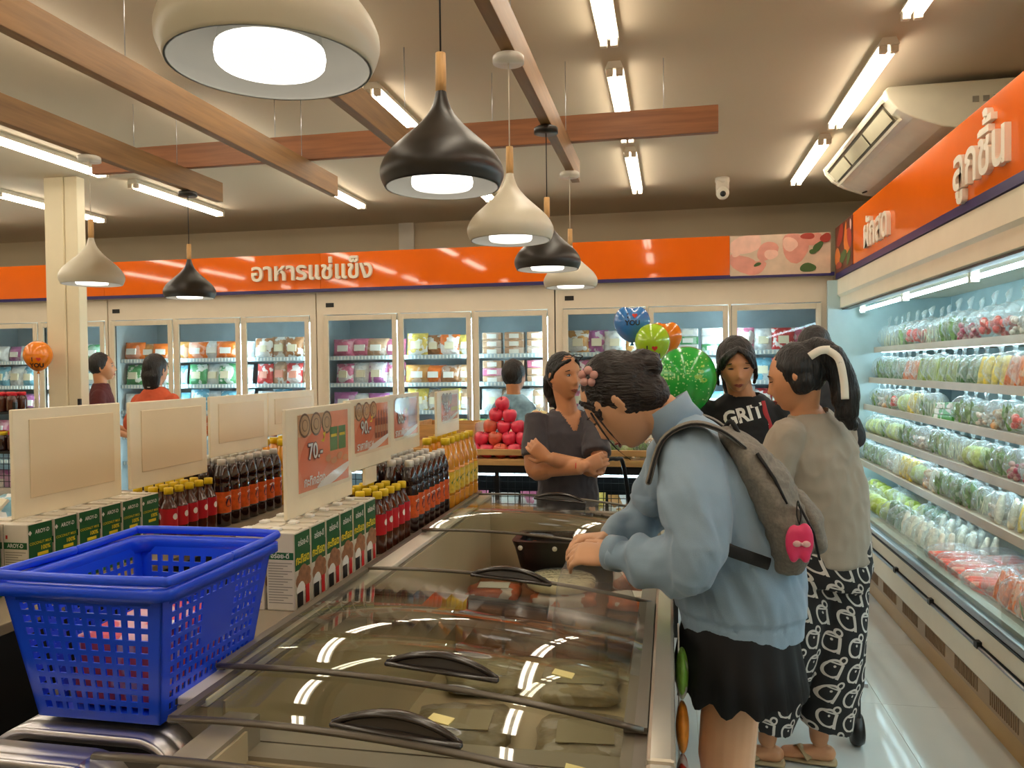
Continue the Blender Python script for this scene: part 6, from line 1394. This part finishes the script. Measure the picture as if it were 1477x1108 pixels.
def person4():
    t = thing('person', 'person with white hair ribbon, grey T-shirt and black-and-white patterned trousers', 'person', (.50, 3.05, 0))
    O = V((.50, 3.05, 0)); P = lambda x, y, z: V((x, y, z)) - O; C = P(.51, 3.06, 0)
    M = HM(P(.445, 3.03, 1.448), (-.88, .30, -.30))
    b = MB(); head(b, M)
    b.tube([C + V((0, 0, 1.24)), C + V((-.03, -.01, 1.34)), M @ V((0, -.03, -.03))], [(.07, .06), (.052, .052), (.052, .056)], 20)
    S_ = V((.75, .66, 0)).normalized()
    b.tube([C + V((.02, 0, .76)), C + V((.01, 0, 1.1)), C + V((0, 0, 1.26)), C + V((-.01, 0, 1.31))], [(.12, .10), (.125, .09), (.13, .07), (.06, .05)], 22, side=S_, round_=True)
    for s in (-1, 1):
        sh = C + S_ * s * .155 + V((0, 0, 1.235)); e = C + S_ * s * .19 + V((-.03, .02, 1.0)) + V((-.03, 0, 0)); w = C + S_ * s * .10 + V((-.24, .12, 1.02))
        b.tube([sh, (sh + e) / 2, e, (e + w) / 2, w], [.045, .043, .038, .032, .023], 14, round_=True); hand(b, w, V((-.8, .5, .1)), V((0, 0, 1)), side=s, curl=.4)
    legs = [(C + V((-.06, -.02, .76)), P(.345, 3.06, .10)), (C + V((.065, .02, .76)), P(.535, 3.10, .10))]
    for h, a in legs:
        b.tube([h, (h + a) / 2 + V((-.02, 0, 0)), a], [.085, .055, .034], 16, round_=True); b.tube([a + V((.03, .0, -.055)), a + V((-.03, .01, -.06)), a + V((-.12, .03, -.075))], [(.032, .03), (.034, .026), (.038, .016)], 14, side=V((0, 1, 0)), round_=True)
    remesh('body', b, SK1, .0055, t); face_parts(t, M, False)
    for h, a in legs:
        g = MB(); g.tube([a + V((.055, 0, -.088)), a + V((-.03, .01, -.088)), a + V((-.15, .035, -.088))], [(.036, .010), (.038, .010), (.040, .010)], 14, side=V((0, 1, 0)), round_=True); g.tube([a + V((-.04, -.035, -.07)), a + V((-.07, .01, -.035)), a + V((-.09, .055, -.07))], (.012, .003), 8, side=V((1, 0, 0))); g.build('sandal', mat('beige_sandal', (168, 142, 104), .6), t)
    g = MB()
    g.tube([C + V((.05, 0, .78)), C + V((.045, 0, .90)), C + V((.03, 0, 1.05)), C + V((.015, 0, 1.17)), C + V((0, 0, 1.25)), C + V((-.015, 0, 1.325))], [(.150, .150), (.152, .152), (.158, .146), (.168, .125), (.145, .095), (.072, .064)], 28, side=S_)
    for s in (-1, 1):
        sh = C + S_ * s * .135 + V((0, 0, 1.24)); e = C + S_ * s * .20 + V((-.04, .01, 1.04)); g.tube([sh, (sh + e) / 2, e], [.068, .070, .076], 18, round_=True)
    cut = lambda c: (c.z > 1.312 and math.hypot(c.x - C.x + .015, c.y - C.y) < .07)
    remesh('shirt', g, mat('grey_cotton', (158, 146, 130), .85, sheen=.15, bump=.1, bscale=400, var=.05), .0072, t, 3, cut, folds(.009, 9, 13, .8))
    # trousers as one skin with angular/height texture coordinates
    g = MB(); n_ = 40; R_ = []; uvs = []
    g2 = MB()
    g2.tube([C + V((.05, 0, .87)), C + V((.05, 0, .76)), C + V((.04, 0, .70))], [(.148, .145), (.158, .150), (.15, .14)], 28, side=S_)
    for (h, a), dx in zip(legs, (-.012, .02)):
        g2.tube([h + V((.03, 0, 0)), h + (a - h) * .3 + V((.035, 0, 0)), h + (a - h) * .65 + V((.02 + dx, 0, 0)), a + V((.005 + dx, 0, .055))], [(.10, .11), (.104, .105), (.098, .098), (.094, .092)], 22, side=V((1, 0, 0)))
    o = remesh('trousers', g2, pattern_mat(), .009, t, 3, None, folds(.008, 9, 15, .5))
    me = o.data; uvl = me.uv_layers.new(name='UVMap')
    mid = C.x + .02
    for p in me.polygons:
        for li in p.loop_indices:
            v = me.vertices[me.loops[li].vertex_index].co
            uvl.data[li].uv = ((v.x - C.x) * .9 + (v.y - C.y) * .45 + .05 * math.sin(v.z * 9), v.z + .25 * (v.x - C.x))
    g = MB(); g.ell((0, -.024, .024), (.082, .093, .102), 28, 20, M=M)
    g.ell((0, -.075, .085), (.038, .035, .032), 16, 12, M=M)
    for s_ in (-1, 1): g.ell((s_ * .062, .0, -.02), (.020, .045, .05), 14, 10, M=M @ Matrix.Translation((0, -.03, 0)))
    tie = M @ V((0, -.105, .09)); T_ = [tie, tie + V((.05, -.03, -.03)), P(.610, 2.98, 1.44), P(.618, 2.97, 1.36), P(.618, 2.97, 1.30), P(.635, 2.97, 1.27)]
    g.tube([V(q) for q in catmull([tuple(q) for q in T_], 4)], [.030] * 4 + [.036] * 8 + [.032] * 4 + [.022] * 4 + [.01], 14, round_=True)
    g.tube([V(q) for q in catmull([tuple(q + V((-.03, 0, .0))) for q in T_[1:5]] , 4)], [.03] * 9 + [.02] * 3 + [.008], 12, round_=True)
    remesh('hair', g, HAIR, .006, t, 2, None, folds(.004, 45, 16, .4))
    m_rb = mat('white_ribbon', (246, 238, 220), .45)
    g = MB(); c = tie + V((-.01, -.035, .0))
    def rb(pts, w): 
        k = len(pts); vs = []; 
        for i, p_ in enumerate(pts): d = V(pts[min(i + 1, k - 1)]) - V(pts[max(i - 1, 0)]); s_ = d.cross(V((0, -1, 0))).normalized() * w; vs += [V(p_) + s_, V(p_) - s_]
        g.add(vs, [(2 * i, 2 * i + 1, 2 * i + 3, 2 * i + 2) for i in range(k - 1)], 0, True)
    rb(catmull([P(.535, 2.925, 1.548), P(.572, 2.915, 1.515), P(.588, 2.912, 1.44), P(.592, 2.912, 1.375)], 5), .013)
    rb(catmull([P(.545, 2.925, 1.548), P(.51, 2.912, 1.545), P(.477, 2.915, 1.525)], 5), .014)
    o = g.build('ribbon', m_rb, t); s = o.modifiers.new('s', 'SOLIDIFY'); s.thickness = .0015
    g = MB(); 
    for x_, z_ in ((.50, 1.540), (.577, 1.50), (.588, 1.44)): g.tube([P(x_ + .005 * math.cos(q), 2.913, z_ + .005 * math.sin(q)) for q in [i * PI / 5 for i in range(11)]], .0008, 5)
    g.build('ribbon_print', M_ink, t)
person4()

# ---- people standing farther back ------------------------------------------------------------------------
def simple_person(label, x, y, fwd, h, shirt, hair_kind, skin_m=SK1, shoulders=.19, bottom=(30, 28, 30), arm=None, sk=None, longshirt=.80, hair=HAIR):
    t = thing('person', label, 'person', (x, y, 0)); k = h / 1.62; f = V(fwd).normalized(); S_ = f.cross(V((0, 0, 1))).normalized(); Z = lambda z: V((0, 0, z * k))
    M = HM(Z(1.505) + f * .02, (f.x, f.y, fwd[2])); b = MB(); head(b, M)
    b.tube([Z(1.26), Z(1.36), M @ V((0, -.03, -.03))], [(.07, .06), (.052, .052), (.052, .055)], 18)
    b.tube([Z(.8), Z(1.1), Z(1.30), Z(1.355)], [(.12, .085), (.13, .085), (.14, .07), (.06, .05)], 20, side=S_, round_=True)
    for s in (-1, 1):
        sh = S_ * s * (shoulders - .06) + Z(1.245); e = S_ * s * (shoulders + .03) + Z(1.0) + f * .02; w = S_ * s * (shoulders - .02) + Z(.93) + f * .22
        if arm and s == arm[0]: e = sh + V(arm[1]); w = e + V(arm[2])
        b.tube([sh, (sh + e) / 2, e, (e + w) / 2, w], [.036, .040, .038, .032, .024], 12, round_=True); hand(b, w, (w - e).normalized(), V((0, 0, 1)) if abs((w - e).normalized().z) < .8 else f, side=s, curl=.4)
        h_ = S_ * s * .08 + Z(.8); b.tube([h_, h_ - Z(.38), h_ - Z(.735)], [.08, .052, .034], 12, round_=True); b.tube([h_ - Z(.765) + f * -.03, h_ - Z(.77) + f * .12], [(.034, .028), (.038, .02)], 12, round_=True)
    remesh('body', b, skin_m, .0075, t); face_parts(t, M, fwd[2] > -.2)
    g = MB(); g.tube([Z(longshirt - .04), Z(.95), Z(1.12), Z(1.24), Z(1.31), Z(1.368)], [(.155, .11), (.155, .11), (shoulders - .02, .11), (shoulders - .01, .10), (.14, .08), (.072, .062)], 24, side=S_)
    for s in (-1, 1):
        sh = S_ * s * (shoulders - .05) + Z(1.262); e = (S_ * s * (shoulders + .03) + Z(1.08)) if not (arm and s == arm[0]) else sh + V(arm[1]) * .7
        g.tube([sh, (sh + e) / 2, e], [.056, .062, .066], 16, round_=True)
    remesh('shirt', g, shirt, .009, t, 3, None, folds(.006, 12, x))
    g = MB(); g.tube([Z(.84), Z(.72)], [(.14, .10), (.15, .11)], 20, side=S_)
    for s in (-1, 1): h_ = S_ * s * .08 + Z(.76); g.tube([h_, h_ - Z(.33), h_ - Z(.66)], [.09, .07, .058], 14)
    remesh('trousers', g, mat('trousers_%d_%d_%d' % bottom, bottom, .8), .011, t, 3)
    g = MB(); g.ell((0, -.026, .026), (.085, .095, .104), 24, 18, M=M)
    if hair_kind == 'bob': g.tube([M @ V((0, -.055, .02)), M @ V((0, -.06, -.06)), M @ V((0, -.05, -.135))], [(.082, .055), (.085, .055), (.07, .04)], 18, side=M.to_3x3() @ V((1, 0, 0)), round_=True)
    if hair_kind == 'bun': g.ell((0, -.06, .12), (.05, .05, .04), 16, 12, M=M)
    if hair_kind == 'tied': g.tube([M @ V((0, -.09, .0)), M @ V((0, -.12, -.06)), M @ V((0, -.10, -.15))], [.03, .032, .015], 12, round_=True)
    remesh('hair', g, hair, .0075, t, 2, None, folds(.003, 50, 7, .4))
    return t
simple_person('person in maroon shirt half hidden behind the white column, short black hair', -4.86, 6.05, (.85, .5, 0), 1.66, mat('maroon_cotton', (84, 26, 24), .85), 'short')
p7 = simple_person('person in rust-orange shirt seen from behind, black bob hair', -4.02, 5.62, (.12, 1, -.1), 1.63, mat('rust_orange_cotton', (206, 88, 52), .85), 'bob', shoulders=.21)
g = MB(); g.tube([V((-.075, -.03, 1.385)), V((-.0, -.085, 1.375)), V((.075, -.03, 1.385))], (.008, .003), 8); g.build('white_neckband', M_wht, p7)
simple_person('person with short black hair in blue and white tie-dye shirt by the freezers', -1.14, 5.75, (.35, .9, -.1), 1.54, mat('blue_tie_dye', (140, 180, 210), .85, var=.75, scale=7), 'short', shoulders=.17)
simple_person('person at the cooler with dark floral shirt, face past the ponytail', .80, 5.55, (.80, -.45, -.25), 1.62, mat('navy_floral', (34, 36, 66), .85, var=.9, scale=26), 'tied', SK3, arm=(-1, (.03, -.04, -.18), (.06, -.10, .16)), longshirt=.52, bottom=(40, 36, 52))
simple_person('tall person almost hidden behind the ribbon wearer, black hair on top', .735, 4.35, (.2, 1, -.1), 1.69, mat('charcoal_cotton', (44, 42, 44), .85), 'short', shoulders=.15)
